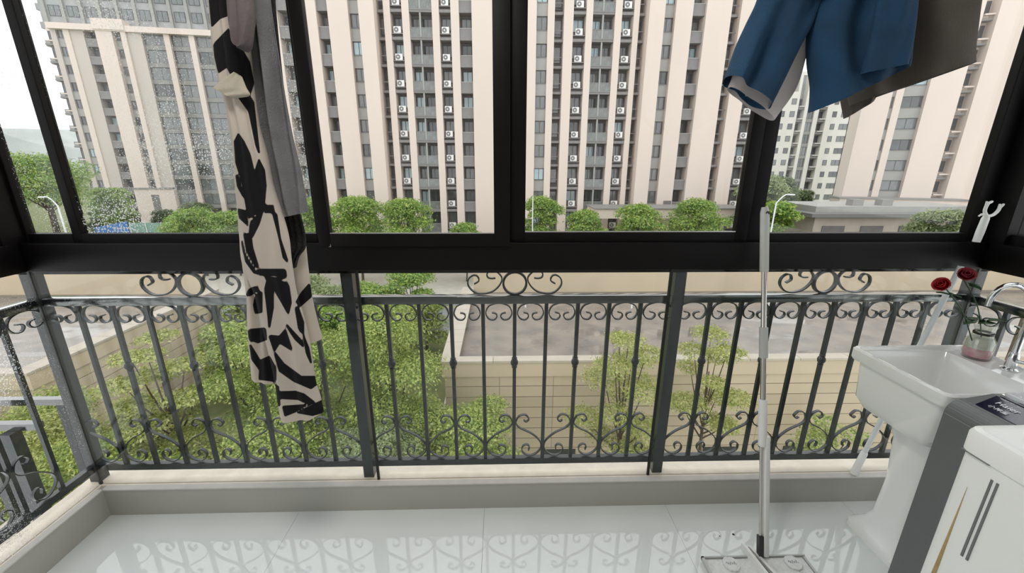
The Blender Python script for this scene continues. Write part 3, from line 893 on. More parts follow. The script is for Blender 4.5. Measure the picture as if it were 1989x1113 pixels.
# ================================================================== CLOTHES ON THE LINE
def cloth_tube(sections, Yf, b=0.03, folds=5, amp=0.3, n=64, sub=10, phase=0.0, seed=0, closed_bottom=False):
    """soft tube through sections ((xl,yl),(xr,yr)) measured on the garment; Yf gives the hanging plane"""
    r_ = random.Random(seed)
    S = np.array([(a[0], a[1], c[0], c[1]) for a, c in sections], float)
    S = catmull(S, sub)
    rings = []
    for i, (xl, yl, xr, yr) in enumerate(S):
        L_ = at_y(xl, yl, Yf(xl)); R_ = at_y(xr, yr, Yf(xr))
        c = (L_ + R_) / 2; h = (R_ - L_) / 2
        nrm = np.array([h[1], -h[0], 0.0]); nrm /= np.linalg.norm(nrm) + 1e-9
        f_ = i / (len(S) - 1)
        bb = b * (0.7 + 0.45 * f_)
        ring = []
        for k_ in range(n):
            a = 2 * PI * k_ / n
            ca, sa = math.cos(a), math.sin(a)
            w_ = 1 + amp * math.sin(folds * ca * 1.7 + phase + 1.2 * f_) * math.sin(1.3 + 3.1 * f_ + phase) + 0.5 * amp * math.sin(2.3 * folds * ca - phase + 2.5 * f_)
            fl_ = math.copysign(abs(sa) ** 0.75, sa)
            ring.append(tuple(c + h * ca + nrm * bb * fl_ * w_))
        rings.append(ring)
    return loft(MB(), rings, True, closed_bottom)


def cloth_part(mb, name, m, parent, label=None):
    return part(mb, name, m, parent, smooth=True, label=label)


# printed cloth: cream with black leaf shapes; the print is stored on the cloth as a distance to the leaf outlines
LEAVES = [
    [(400, -80), (441, -80), (441, 30), (427, 35), (412, 50)],
    [(416, 86), (444, 57), (448, 75), (465, 81), (468, 94), (484, 121), (492, 162), (484, 186), (457, 159), (441, 129), (425, 140), (418, 110)],
    [(465, 190), (484, 186), (492, 199), (503, 296), (498, 283), (484, 216)],
    [(463, 261), (473, 275), (485, 300), (494, 339), (503, 311), (513, 331), (516, 361), (512, 406), (483, 423), (476, 384), (469, 347), (459, 317), (456, 275)],
    [(459, 340), (463, 345), (468, 366), (481, 388), (472, 380), (462, 362)],
    [(463, 407), (477, 410), (481, 437), (466, 423)],
    [(510, 410), (503, 434), (490, 460), (485, 450), (488, 431)],
    [(474, 453), (487, 459), (490, 481), (501, 517), (495, 515), (480, 487)],
    [(470, 470), (474, 492), (490, 520), (500, 530), (494, 530), (478, 508)],
    [(526, 406), (537, 417), (544, 464), (559, 509), (551, 501), (542, 459), (531, 417)],
    [(512, 400), (530, 400), (532, 412), (515, 412)],
    [(501, 524), (554, 524), (556, 540), (526, 533), (503, 534)],
    [(515, 537), (532, 540), (560, 553), (565, 587), (560, 609), (546, 584), (523, 545)],
    [(519, 545), (530, 562), (530, 598), (523, 637), (521, 612), (515, 562)],
    [(479, 574), (484, 562), (501, 556), (501, 562), (487, 573)],
    [(508, 567), (508, 606), (496, 608), (493, 590), (498, 573)],
    [(483, 641), (515, 638), (517, 659), (501, 665), (485, 659)],
    [(523, 652), (543, 654), (554, 641), (567, 680), (543, 665), (533, 681)],
    [(556, 630), (588, 665), (589, 673), (574, 659), (563, 643)],
    [(574, 597), (579, 598), (589, 626), (589, 648), (581, 640)],
    [(601, 552), (604, 576), (582, 595), (576, 587), (585, 570)],
    [(533, 684), (551, 707), (585, 732), (613, 732), (615, 746), (604, 754), (571, 740), (543, 720)],
    [(540, 762), (574, 761), (590, 766), (611, 782), (601, 785), (579, 775), (544, 773)],
    [(550, 790), (593, 787), (574, 799), (554, 807)],
    [(579, 801), (625, 779), (632, 799), (607, 806)],
    [(486, 670), (505, 701), (523, 693), (535, 715), (535, 740), (504, 736), (505, 718), (490, 698)],
    [(533, 748), (540, 751), (543, 787), (533, 787)],
    [(590, 654), (599, 676), (604, 704), (596, 687)],
]


def print_field(P):
    best = np.full(len(P), 1e9)
    for poly in LEAVES:
        q = np.array(poly, float)
        a, b = q, np.roll(q, -1, 0)
        inside = np.zeros(len(P), bool)
        dmin = np.full(len(P), 1e9)
        for (x0, y0), (x1, y1) in zip(a, b):
            cnd = ((y0 > P[:, 1]) != (y1 > P[:, 1]))
            xi = (x1 - x0) * (P[:, 1] - y0) / ((y1 - y0) if y1 != y0 else 1e-9) + x0
            inside ^= cnd & (P[:, 0] < xi)
            e = np.array([x1 - x0, y1 - y0]); w_ = P - np.array([x0, y0])
            tt = np.clip((w_ @ e) / (e @ e + 1e-9), 0, 1)
            dmin = np.minimum(dmin, np.linalg.norm(w_ - tt[:, None] * e, axis=1))
        best = np.minimum(best, np.where(inside, -dmin, dmin))
    return best


def print_mat():
    m, nt, out = new_mat('print_cloth')
    N, L = nt.nodes, nt.links
    p = N.new('ShaderNodeBsdfPrincipled'); p.inputs['Roughness'].default_value = 0.85
    at = N.new('ShaderNodeAttribute'); at.attribute_name = 'leaf_print'
    rp = N.new('ShaderNodeValToRGB')
    rp.color_ramp.interpolation = 'LINEAR'
    rp.color_ramp.elements[0].position = 0.485; rp.color_ramp.elements[0].color = (0.008, 0.007, 0.009, 1)
    rp.color_ramp.elements[1].position = 0.515; rp.color_ramp.elements[1].color = (0.80, 0.72, 0.64, 1)
    L.new(at.outputs['Fac'], rp.inputs[0]); L.new(rp.outputs[0], p.inputs['Base Color'])
    nz = N.new('ShaderNodeTexNoise'); nz.inputs['Scale'].default_value = 300
    tc = N.new('ShaderNodeTexCoord'); L.new(tc.outputs['Object'], nz.inputs['Vector'])
    bp = N.new('ShaderNodeBump'); bp.inputs['Strength'].default_value = 0.2; bp.inputs['Distance'].default_value = 0.002
    L.new(nz.outputs['Fac'], bp.inputs['Height']); L.new(bp.outputs[0], p.inputs['Normal'])
    tl = N.new('ShaderNodeBsdfTranslucent'); L.new(rp.outputs[0], tl.inputs[0])
    mx = N.new('ShaderNodeMixShader'); mx.inputs[0].default_value = 0.45
    L.new(p.outputs[0], mx.inputs[1]); L.new(tl.outputs[0], mx.inputs[2])
    L.new(mx.outputs[0], out.inputs[0])


print_mat()


def printed(mb, name, parent):
    V = np.array(mb.v)
    px = np.array([to_px(v) for v in V])
    d = print_field(px) - 2.2
    o = cloth_part(mb, name, 'print_cloth', parent)
    at = o.data.attributes.new('leaf_print', 'FLOAT', 'POINT')
    at.data.foreach_set('value', np.clip(0.5 + d / 40.0, 0, 1).astype(np.float32))
    return o


DY = -0.30
ROD_Z = 2.40
# drying rods under the ceiling, out of the picture above
for nm_, xa, xb, yy, lab in (('drying_rod', -1.6, 0.0, -0.30, 'metal drying rod carrying the patterned dress'), ('drying_rod', 0.35, 1.75, -0.34, 'metal drying rod carrying the shorts')):
    t = thing(nm_, lab, 'drying rod', ((xa + xb) / 2, yy, ROD_Z))
    part(MB().tube([(xa, yy, ROD_Z), (xb, yy, ROD_Z)], 0.0125, 14), 'rod', 'steel', t, smooth=True)
    for xx in (xa + 0.12, xb - 0.12):
        part(MB().tube([(xx, yy, ROD_Z), (xx, yy, H)], 0.006, 8), 'hanger_bar', 'steel', t)

# --- patterned dress
t = thing('patterned_dress', 'cream dress with large black leaf print hanging in front of the window', 'dress', tuple(at_y(585, 805, DY)))
top = [((400, -190), (470, -190)), ((404, -80), (466, -80)), ((407, 0), (470, 0)), ((412, 50), (476, 50)), ((416, 100), (486, 100)), ((428, 160), (492, 160)), ((441, 205), (497, 205)), ((453, 255), (505, 255)),
       ((457, 310), (520, 310)), ((459, 360), (530, 360)), ((463, 410), (546, 410)), ((467, 460), (560, 460)), ((472, 510), (566, 510)), ((495, 570), (576, 570)), ((508, 625), (592, 625)), ((522, 680), (604, 680)),
       ((535, 740), (612, 738)), ((541, 780), (622, 772)), ((547, 811), (628, 800))]
printed(cloth_tube(top, lambda x: DY, 0.036, 4, 0.22, 96, 8, 0.4, 1), 'front_drape', t)
left = [((440, 210), (490, 210)), ((457, 320), (515, 320)), ((464, 420), (530, 420)), ((470, 500), (535, 500)), ((479, 570), (540, 570)), ((482, 640), (545, 640)), ((486, 690), (548, 692)), ((490, 733), (552, 741))]
printed(cloth_tube(left, lambda x: DY + 0.05, 0.026, 4, 0.25, 80, 8, 1.9, 2), 'left_drape', t)
right = [((490, 260), (530, 260)), ((510, 380), (570, 380)), ((530, 460), (590, 450)), ((545, 520), (598, 515)), ((555, 580), (606, 575)), ((563, 625), (616, 620)), ((570, 672), (626, 658))]
printed(cloth_tube(right, lambda x: DY + 0.112, 0.02, 4, 0.25, 72, 8, 0.9, 3), 'right_drape', t)
cuff = [((446, 150), (455, 168)), ((436, 160), (466, 184)), ((424, 163), (470, 192)), ((415, 168), (453, 190))]
cloth_part(cloth_tube([((455, 140), (470, 150)), ((440, 150), (478, 170)), ((428, 158), (484, 186)), ((416, 170), (452, 191))], lambda x: DY - 0.042, 0.012, 3, 0.2, 40, 6, 0.2, 5), 'turned_cuff', 'cuff_cloth', t)
hk = at_y(432, -190, DY)
part(MB().tube([(hk[0], DY, hk[2] - 0.02), (hk[0], DY, ROD_Z + 0.012)], 0.002, 6), 'hook', 'steel', t)

# --- grey T-shirt hanging behind the dress
t = thing('grey_shirt', 'grey melange shirt hanging just right of the patterned dress', 'shirt', tuple(at_y(560, 420, DY + 0.1)))
sh = [((470, -190), (520, -190)), ((466, -80), (522, -80)), ((468, 0), (526, 0)), ((480, 60), (534, 60)), ((488, 130), (545, 130)), ((494, 200), (556, 200)), ((503, 280), (569, 270)), ((516, 350), (583, 330)), ((528, 400), (592, 385)), ((540, 424), (596, 412))]
cloth_part(cloth_tube(sh, lambda x: DY + 0.036, 0.026, 3.4, 0.8, 96, 8, 2.2, 7), 'body', 'grey_cloth', t)
sl_ = [((440, -190), (480, -190)), ((438, -60), (492, -60)), ((441, 0), (493, 0)), ((444, 40), (496, 40)), ((452, 75), (488, 90)), ((462, 88), (474, 100))]
cloth_part(cloth_tube(sl_, lambda x: DY - 0.062, 0.02, 4, 0.4, 48, 8, 0.7, 8), 'sleeve', 'mauve_cloth', t, label='mauve grey sleeve')
hk = at_y(495, -190, DY + 0.036)
part(MB().tube([(hk[0], DY, hk[2] - 0.02), (hk[0], DY, ROD_Z + 0.012)], 0.002, 6), 'hook', 'steel', t)
# --- black lace garment behind
t = thing('black_lace_top', 'black lace garment hanging between the dress and the grey shirt', 'garment', tuple(at_y(580, 520, DY + 0.11)))
lc = [((500, -190), (530, -190)), ((505, 0), (535, 0)), ((520, 250), (560, 250)), ((535, 380), (575, 380)), ((545, 440), (590, 440)), ((555, 480), (594, 478)), ((562, 498), (580, 500)), ((565, 518), (574, 520))]
cloth_part(cloth_tube(lc, lambda x: DY + 0.072, 0.010, 6, 0.5, 48, 8, 0.2, 9), 'body', 'lace', t)
hk = at_y(515, -190, DY + 0.072)
part(MB().tube([(hk[0], DY, hk[2] - 0.02), (hk[0], DY, ROD_Z + 0.012)], 0.002, 6), 'hook', 'steel', t)

# --- blue shorts with pale lining
SYf = lambda x: -0.33 - 0.10 * (x - 1410) / 400.0
t = thing('blue_shorts', 'dark blue shorts with pale lining hanging upside from the line at upper right', 'shorts', tuple(at_y(1572, 220, -0.37)))
t['label'] = 'dark blue shorts with pale lining hanging from the line at upper right'
cloth_part(cloth_tube([((1500, -190), (1760, -190)), ((1490, -110), (1775, -110)), ((1482, -50), (1784, -60)), ((1476, -10), (1784, -20))], SYf, 0.05, 5, 0.15, 72, 8, 0.3, 11), 'seat', 'blue_cloth', t)
cloth_part(cloth_tube([((1482, -50), (1625, -60)), ((1471, 0), (1590, 9)), ((1450, 45), (1574, 50)), ((1430, 89), (1550, 95)), ((1418, 125), (1520, 157)), ((1411, 150), (1492, 212))], SYf, 0.055, 3.2, 0.4, 96, 8, 0.9, 12), 'leg', 'blue_cloth', t)
cloth_part(cloth_tube([((1595, -60), (1784, -60)), ((1586, 0), (1780, -10)), ((1570, 60), (1774, 40)), ((1570, 120), (1768, 84)), ((1576, 170), (1762, 112)), ((1572, 219), (1756, 130))], SYf, 0.06, 3.4, 0.36, 96, 8, 2.4, 13), 'leg', 'blue_cloth', t)
cloth_part(cloth_tube([((1500, 0), (1592, 0)), ((1440, 85), (1568, 98)), ((1424, 145), (1545, 172)), ((1415, 170), (1502, 234))], lambda x: SYf(x) + 0.03, 0.034, 3, 0.15, 60, 8, 1.4, 14), 'lining', 'liner_cloth', t, label='pale lining')
cloth_part(cloth_tube([((1712, -60), (1786, -60)), ((1700, 20), (1783, 0)), ((1686, 90), (1774, 70)), ((1673, 144), (1760, 127))], lambda x: SYf(x) - 0.062, 0.02, 2.5, 0.25, 64, 8, 0.3, 17), 'overlap_flap', 'blue_cloth', t)
for x in (1530, 1740):
    hk = at_y(x, -190, SYf(x))
    part(MB().tube([tuple(hk), (hk[0], -0.34, ROD_Z + 0.012)], 0.0025, 6), 'clip', 'steel', t)
# --- brown grey shorts behind
BYf = lambda x: -0.235 - 0.16 * (x - 1590) / 320.0
t = thing('brown_shorts', 'brown grey shorts hanging behind and right of the blue shorts', 'shorts', tuple(at_y(1640, 230, -0.25)))
cloth_part(cloth_tube([((1640, -190), (1900, -190)), ((1630, -100), (1912, -100)), ((1622, -40), (1912, -40)), ((1620, 20), (1904, 10)), ((1628, 90), (1898, 60)), ((1640, 150), (1894, 95)), ((1650, 206), (1894, 122))], BYf, 0.055, 3.3, 0.45, 96, 8, 1.1, 15), 'front_leg', 'brown_cloth', t)
cloth_part(cloth_tube([((1600, -60), (1760, -60)), ((1605, 60), (1752, 50)), ((1625, 160), (1735, 130)), ((1639, 231), (1697, 196))], lambda x: BYf(x) + 0.06, 0.03, 4, 0.2, 56, 8, 0.5, 16), 'back_leg', 'brown_cloth', t)
for x in (1680, 1860):
    hk = at_y(x, -190, BYf(x))
    part(MB().tube([tuple(hk), (hk[0], -0.34, ROD_Z + 0.012)], 0.0025, 6), 'clip', 'steel', t)

# ================================================================== OUTSIDE
GZ = -12.0
struct(MB().box(-700, 700, 2.0, 900, GZ - 0.5, GZ - 0.02), 'ground', 'lawn')
struct(MB().box(-140, 140, 29.5, 40.5, GZ - 0.02, GZ), 'road', 'asphalt')
part(MB().box(-140, 140, 37.0, 37.15, GZ, GZ + 0.01), 'lane_line', 'yellow_line', bpy.data.objects['road'])
struct(MB().box(-140, 140, 40.5, 56, GZ - 0.02, GZ + 0.12), 'pavement', 'path_stone')
struct(MB().box(-3.4, -2.45, 14.3, 29.5, GZ - 0.02, GZ + 0.05), 'footpath', 'path_stone')


# ---- podium buildings with panelled walls and wet flat roofs
def podium(label, x0, x1, y0, y1, faces):
    t = thing('podium_building', label, 'building', ((x0 + x1) / 2, (y0 + y1) / 2, GZ))
    ZR, ZP = -6.85, -6.43
    part(MB().box(x0 + 0.06, x1 - 0.06, y0 + 0.06, y1, GZ, ZR - 0.02), 'wall_core', 'joint', t)
    part(MB().box(x0 + 0.3, x1 - 0.3, y0 + 0.3, y1 - 0.2, ZR - 0.02, ZR), 'roof', 'wet_roof', t)
    rows = [GZ + 0.02 + (ZR - 0.35 - GZ) * i / 9 for i in range(10)]
    def panels(axis, a0, a1, fixed, thick):
        n = max(1, int(round((a1 - a0) / 2.35)))
        for i in range(n):
            for j in range(9):
                p, q = a0 + (a1 - a0) * i / n, a0 + (a1 - a0) * (i + 1) / n
                m = 'podium_wall' if (i * 7 + j * 3) % 5 else 'podium_wall2'
                g = 0.018
                o = None
                if axis == 'x':
                    o = cbox('wall_panel', m, t, p + g * 0.4 - t.location.x, q - g * 0.4 - t.location.x, fixed - t.location.y, fixed + thick - t.location.y, rows[j] + g - GZ, rows[j + 1] - g - GZ)
                else:
                    o = cbox('wall_panel', m, t, fixed - t.location.x, fixed + thick - t.location.x, p + g * 0.4 - t.location.y, q - g * 0.4 - t.location.y, rows[j] + g - GZ, rows[j + 1] - g - GZ)
    if 'front' in faces:
        panels('x', max(x0, -33), min(x1, 33), y0, 0.06)
    if 'left' in faces:
        panels('y', y0, y1, x0, 0.06)
    if 'right' in faces:
        panels('y', y0, y1, x1 - 0.06, 0.06)
    # parapet
    part(MB().box(x0 - 0.08, x1 + 0.08, y0 - 0.08, y0 + 0.3, ZR - 0.35, ZP - 0.1), 'parapet', 'podium_wall', t)
    if x0 > -10:
        part(MB().box(x0 - 0.08, x0 + 0.3, y0 + 0.3, y1, ZR - 0.35, ZP - 0.1), 'parapet', 'podium_wall', t)
    else:
        part(MB().box(x1 - 0.3, x1 + 0.08, y0 + 0.3, y1, ZR - 0.35, ZP - 0.1), 'parapet', 'podium_wall', t)
    n = 16
    a, b = max(x0 - 0.12, -33), min(x1 + 0.12, 33)
    for i in range(n):
        p, q = a + (b - a) * i / n, a + (b - a) * (i + 1) / n
        cbox('coping_stone', 'podium_cap', t, p + 0.01 - t.location.x, q - 0.01 - t.location.x, y0 - 0.14 - t.location.y, y0 + 0.36 - t.location.y, ZP - 0.1 - GZ, ZP - GZ)
    e0, e1 = (x0 - 0.14, x0 + 0.62) if x0 > -10 else (x1 - 0.62, x1 + 0.14)
    for i in range(7):
        p, q = y0 + 0.36 + (y1 - y0 - 0.36) * i / 7, y0 + 0.36 + (y1 - y0 - 0.36) * (i + 1) / 7
        cbox('coping_stone', 'podium_cap', t, e0 - t.location.x, e1 - t.location.x, p + 0.01 - t.location.y, q - 0.01 - t.location.y, ZP - 0.1 - GZ, ZP - GZ)
    part(MB().box(x0 + (0.6 if x0 > -10 else 0), x1 - (0 if x0 > -10 else 0.6), y1 - 0.25, y1, ZR, ZR + 1.9), 'far_parapet', 'podium_wall', t)
    part(MB().box(x0 + (0.6 if x0 > -10 else 0), x1 - (0 if x0 > -10 else 0.6), y1 - 0.32, y1 - 0.25, ZR, ZR + 0.12), 'upstand', 'joint', t)
    return t


pr_ = podium('low beige building with a wet flat roof behind the right half of the railing', -2.45, 46.0, 14.4, 25.3, ('front', 'left'))
pl_ = podium('low beige building with a wet flat roof behind the left end of the railing', -56.0, -18.95, 13.7, 25.2, ('front', 'right'))
for x in (1.9, 5.3, 9.4, 13.2):
    part(MB().box(x, x + 1.5, 14.33, 14.42, GZ + 0.55, GZ + 1.0), 'vent_grille', 'vent_dark', pr_)
for x, y in ((1.5, 22.3), (8.0, 22.0), (16.2, 21.5)):
    part(MB().tube([(x, y, -6.85), (x, y, -6.25)], 0.05, 8), 'vent_pipe', 'lamp_white', pr_)


# ---- apartment blocks
ORD = ['lowest', 'second', 'third', 'fourth', 'fifth', 'sixth', 'seventh', 'eighth', 'ninth', 'tenth', 'eleventh', 'twelfth', 'thirteenth']
_WF = {}


def window(t, x0, x1, y, z0, z1, pane, frame='win_frame', two=True):
    w_, h_ = round(x1 - x0, 3), round(z1 - z0, 3)
    key = (w_, h_, frame, two)
    if key not in _WF:
        f_ = 0.07
        m = MB().box(-w_ / 2, w_ / 2, -0.06, 0.02, -h_ / 2, -h_ / 2 + f_).box(-w_ / 2, w_ / 2, -0.06, 0.02, h_ / 2 - f_, h_ / 2)
        m.box(-w_ / 2, -w_ / 2 + f_, -0.06, 0.02, -h_ / 2 + f_, h_ / 2 - f_).box(w_ / 2 - f_, w_ / 2, -0.06, 0.02, -h_ / 2 + f_, h_ / 2 - f_)
        if two:
            m.box(-0.035, 0.035, -0.06, 0.02, -h_ / 2 + f_, h_ / 2 - f_)
        _WF[key] = m.mesh('window', frame)
    o = link('window', _WF[key], t, ((x0 + x1) / 2, y, (z0 + z1) / 2))
    k2 = ('pane', w_, h_, pane)
    if k2 not in _WF:
        _WF[k2] = MB().box(-w_ / 2 + 0.05, w_ / 2 - 0.05, -0.02, 0.01, -h_ / 2 + 0.05, h_ / 2 - 0.05).mesh('pane', pane)
    link('pane', _WF[k2], o)
    return o


ME_AC = MB().box(-0.45, 0.45, -0.17, 0.17, 0.0, 0.72).mesh('casing', 'ac_white')
_g = MB()
_g.tube([(-0.12, -0.172, 0.36), (-0.12, -0.19, 0.36)], 0.29, 20)
ME_ACG = _g.mesh('fan_grille', 'ac_grille')
ME_ACH = MB().tube([(-0.12, -0.19, 0.36), (-0.12, -0.20, 0.36)], 0.09, 12).mesh('fan_hub', 'ac_white')
ME_ACB = MB().box(-0.42, 0.42, -0.15, 0.15, -0.05, 0.0).mesh('bracket', 'ac_grille')


def ac_unit(P, rz, label, group):
    a = thing('air_conditioner', label, 'air conditioner', P, rz, group)
    link('casing', ME_AC, a); link('fan_grille', ME_ACG, a); link('fan_hub', ME_ACH, a); link('bracket', ME_ACB, a)
    return a


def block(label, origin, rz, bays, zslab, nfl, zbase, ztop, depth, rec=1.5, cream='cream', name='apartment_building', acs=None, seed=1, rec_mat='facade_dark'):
    """bays: list of (x0, x1, type); local x runs along the facade, local y into the block; zslab = lowest storey slab"""
    r_ = random.Random(seed)
    t = thing(name, label, 'building', (origin[0], origin[1], GZ), rz)
    Z = lambda z: z - GZ
    X0, X1 = bays[0][0], bays[-1][1]
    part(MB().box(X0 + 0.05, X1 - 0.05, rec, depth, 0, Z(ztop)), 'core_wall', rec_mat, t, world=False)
    part(MB().box(X0, X1, rec - 0.2, depth, Z(ztop), Z(ztop) + 0.9), 'roof_parapet', cream, t, world=False)
    FH = 3.05
    units = []
    c, s = math.cos(rz), math.sin(rz)
    for x0, x1, ty in bays:
        if ty[0] == 'pier':
            fwd = ty[1] if len(ty) > 1 else 0.0
            m = ty[2] if len(ty) > 2 else cream
            cbox('pier', m, t, x0, x1, -fwd, rec, 0, Z(ztop))
            continue
        kind = ty[0]
        for i in range(nfl):
            zs = Z(zslab + FH * i)
            pm = r_.choice(['win_dark', 'win_dark', 'win_mid', 'win_mid', 'win_blue']) if kind != 'win' else r_.choice(['win_mid', 'win_mid', 'win_mid', 'win_dark', 'win_blue'])
            if kind == 'ac':
                cbox('floor_slab', 'slab_grey', t, x0, x1, 0.12, rec, zs - 0.34, zs)
                window(t, x0 + 0.16, x1 - 0.12, rec - 0.02, zs + 1.05, zs + 2.5, pm)
                cbox('wall_panel', 'slab_grey', t, x0, x1, rec - 0.12, rec, zs, zs + 0.95)
                units.append((x0, x1, i, zs))
            elif kind == 'main':
                cbox('floor_slab', 'slab_grey', t, x0, x1, 0.05, rec, zs - 0.34, zs)
                cbox('slab_edge', 'parapet', t, x0, x1, 0.0, 0.05, zs - 0.10, zs + 0.03)
                xm = x0 + (x1 - x0) * 0.47
                cbox('mullion_post', 'spandrel', t, xm - 0.1, xm + 0.1, 0.10, 0.3, zs, zs + FH - 0.34)
                window(t, x0 + 0.1, xm - 0.05, rec - 0.03, zs + 0.1, zs + 2.4, pm)
                window(t, xm + 0.05, x1 - 0.1, rec - 0.03, zs + 0.1, zs + 2.4, 'win_dark')
                cbox('balcony_glass', 'rail_glass', t, x0 + 0.02, x1 - 0.02, 0.14, 0.17, zs + 0.03, zs + 1.02)
                cbox('balcony_rail', 'slab_grey', t, x0, x1, 0.11, 0.2, zs + 1.02, zs + 1.08)
            elif kind == 'balc':
                cbox('floor_slab', 'slab_grey', t, x0, x1, 0.1, rec, zs - 0.34, zs)
                cbox('balcony_front', 'parapet', t, x0, x1, 0.15, 0.25, zs, zs + 0.95)
                cbox('balcony_rail', 'spandrel', t, x0, x1, 0.12, 0.28, zs + 0.95, zs + 1.05)
                window(t, x0 + 0.2, x1 - 0.15, rec - 0.03, zs + 0.6, zs + 2.45, pm)
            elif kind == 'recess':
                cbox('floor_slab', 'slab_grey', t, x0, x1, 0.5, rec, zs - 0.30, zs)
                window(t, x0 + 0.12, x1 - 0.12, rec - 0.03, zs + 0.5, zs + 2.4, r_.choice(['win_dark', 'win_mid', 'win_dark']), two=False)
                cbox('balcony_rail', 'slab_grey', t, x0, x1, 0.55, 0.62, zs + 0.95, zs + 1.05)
            elif kind == 'win':
                cbox('spandrel_panel', 'spandrel', t, x0, x1, 0.25, rec, zs - 0.55, zs + 0.86)
                cbox('spandrel_cap', 'slab_grey', t, x0, x1, 0.2, 0.27, zs + 0.86, zs + 0.94)
                window(t, x0 + 0.04, x1 - 0.04, 0.42, zs + 0.96, zs + FH - 0.57, pm)
            elif kind == 'grid':
                cbox('spandrel_panel', 'facade_grey', t, x0, x1, 0.25, rec, zs - 0.4, zs + 0.4)
                window(t, x0 + 0.05, x1 - 0.05, 0.45, zs + 0.42, zs + FH - 0.42, r_.choice(['win_mid', 'win_dark', 'win_mid']))
            elif kind == 'hole':
                window(t, x0, x1, -0.01, zs + 0.9, zs + 2.3, r_.choice(['win_mid', 'win_dark']), two=(x1 - x0) > 1.6)
            elif kind == 'ledge':
                cbox('floor_slab', 'slab_grey', t, x0, x1, 0.3, rec, zs - 0.3, zs)
                window(t, x0 + 0.1, x1 - 0.1, rec - 0.03, zs + 0.8, zs + 2.4, 'win_dark', two=False)
                cbox('unit_ledge', cream, t, x0 + (x1 - x0) * 0.3, x1, 0.1, 0.6, zs + 0.35, zs + 0.55)
    if acs:
        names = {}
        for x0, x1, i, zs in units:
            lx, ly = (x0 + x1) / 2 + 0.0, 0.32
            P = (origin[0] + c * lx - s * ly, origin[1] + s * lx + c * ly, GZ + zs + 0.44)
            col = acs.get(round(x0, 2))
            if col:
                ac_unit(P, rz, 'white air conditioner, %s one up in the column %s' % (ORD[i], col), 'air conditioners on the middle tower')
                cbox('unit_shelf', 'slab_grey', t, x0 + 0.02, x1 - 0.02, 0.05, 0.6, zs + 0.30, zs + 0.385)
    return t


Pp = ('pier',)
B = [(-31.2, -27.3, Pp), (-27.3, -24.6, ('balc',)), (-24.6, -22.48, ('pier', 0.2)), (-22.48, -21.06, ('balc',)), (-21.06, -18.56, ('pier', 0.3)), (-18.56, -17.07, ('win',)),
     (-17.07, -15.24, ('pier', 1.1)), (-15.24, -14.35, ('recess',)), (-14.35, -13.54, Pp), (-13.54, -12.11, ('ac',)), (-12.11, -11.22, Pp), (-11.22, -8.42, ('main',)),
     (-8.42, -7.54, Pp), (-7.54, -6.10, ('ac',)), (-6.10, -5.07, Pp), (-5.07, -3.49, ('balc',)), (-3.49, 4.57, ('pier', 0.3)), (4.57, 5.98, ('win',)), (5.98, 6.85, Pp),
     (6.85, 8.03, ('recess',)), (8.03, 9.21, Pp), (9.21, 10.81, ('ac',)), (10.81, 11.64, Pp), (11.64, 14.43, ('main',)), (14.43, 15.30, Pp), (15.30, 16.80, ('ac',)),
     (16.80, 17.50, Pp), (17.50, 18.38, ('recess',)), (18.38, 20.30, ('pier', 1.1)), (20.30, 21.92, ('win',)), (21.92, 24.10, ('pier', 0.3)), (24.10, 25.79, ('balc',)),
     (25.79, 28.97, ('pier', 0.3)), (28.97, 30.31, ('recess',)), (30.31, 32.22, Pp), (32.22, 34.20, ('ac',)), (34.20, 36.4, ('pier', 0.3))]
tb = block('tall cream apartment tower with dark window bays across the middle of the view', (0, 57.0), 0.0, B, -7.53, 11, GZ, 26.3, 16,
           acs={-13.54: 'left of the left balconies', -7.54: 'right of the left balconies', 9.21: 'left of the right balconies', 15.3: 'right of the right balconies', 32.22: 'at the right edge of the tower'}, seed=3)
# sign strips over the lobby
for a, b in ((22.9, 24.0), (26.2, 28.6)):
    part(MB().box(a, b, -0.34, -0.30, 8.0, 8.75), 'name_strip', 'facade_dark', tb, world=False)
# balcony clutter: white buckets and appliances seen behind the glass
rc = random.Random(5)
for x0, side in ((-11.22, 'left'), (11.64, 'right')):
    for i in range(1, 10):
        xx = x0 + rc.uniform(0.5, 2.2); z = -7.53 + 3.05 * i + 0.0
        hgt = rc.uniform(0.55, 0.9)
        o = thing('balcony_box', 'white household box on the %s balcony up in the %s balcony column' % (ORD[i], side), 'box', (xx, 57.75, z), 0, 'boxes on the tower balconies')
        part(MB().box(-0.28, 0.28, -0.2, 0.2, 0, hgt), 'body', 'clutter', o, world=False)
        part(MB().box(-0.30, 0.30, -0.22, 0.22, hgt, hgt + 0.06), 'lid', 'ac_white', o, world=False)

# left tower
A = [(-1.0, 0.55, ('ledge',)), (0.55, 1.43, ('pier', 0.0, 'cream_shaded')), (1.43, 2.75, ('win',)), (2.75, 3.72, ('pier', 0.2)), (3.72, 5.95, ('pier', 0.0, 'cream_shaded')), (5.95, 8.29, ('balc',)),
     (8.29, 11.02, ('pier', 0.6)), (11.02, 12.44, ('win',)), (12.44, 13.31, ('pier', 0.6)), (13.31, 15.71, ('pier', 0.2, 'cream_shaded')), (15.71, 19.55, ('grid',)), (19.55, 20.54, ('pier', 0.3)),
     (20.54, 23.92, ('grid',)), (23.92, 24.88, ('pier', 0.3)), (24.88, 28.4, ('grid',)), (28.4, 29.6, ('pier', 0.3)), (29.6, 33, ('grid',)), (33, 34, ('pier', 0.3))]
ta = block('cream apartment tower with a pale frame band seen through the wet left pane', (-84.35, 87.6), math.radians(8), A, -7.4, 11, GZ, 25.4, 18, seed=9, cream='cream')
ta.location.z = GZ
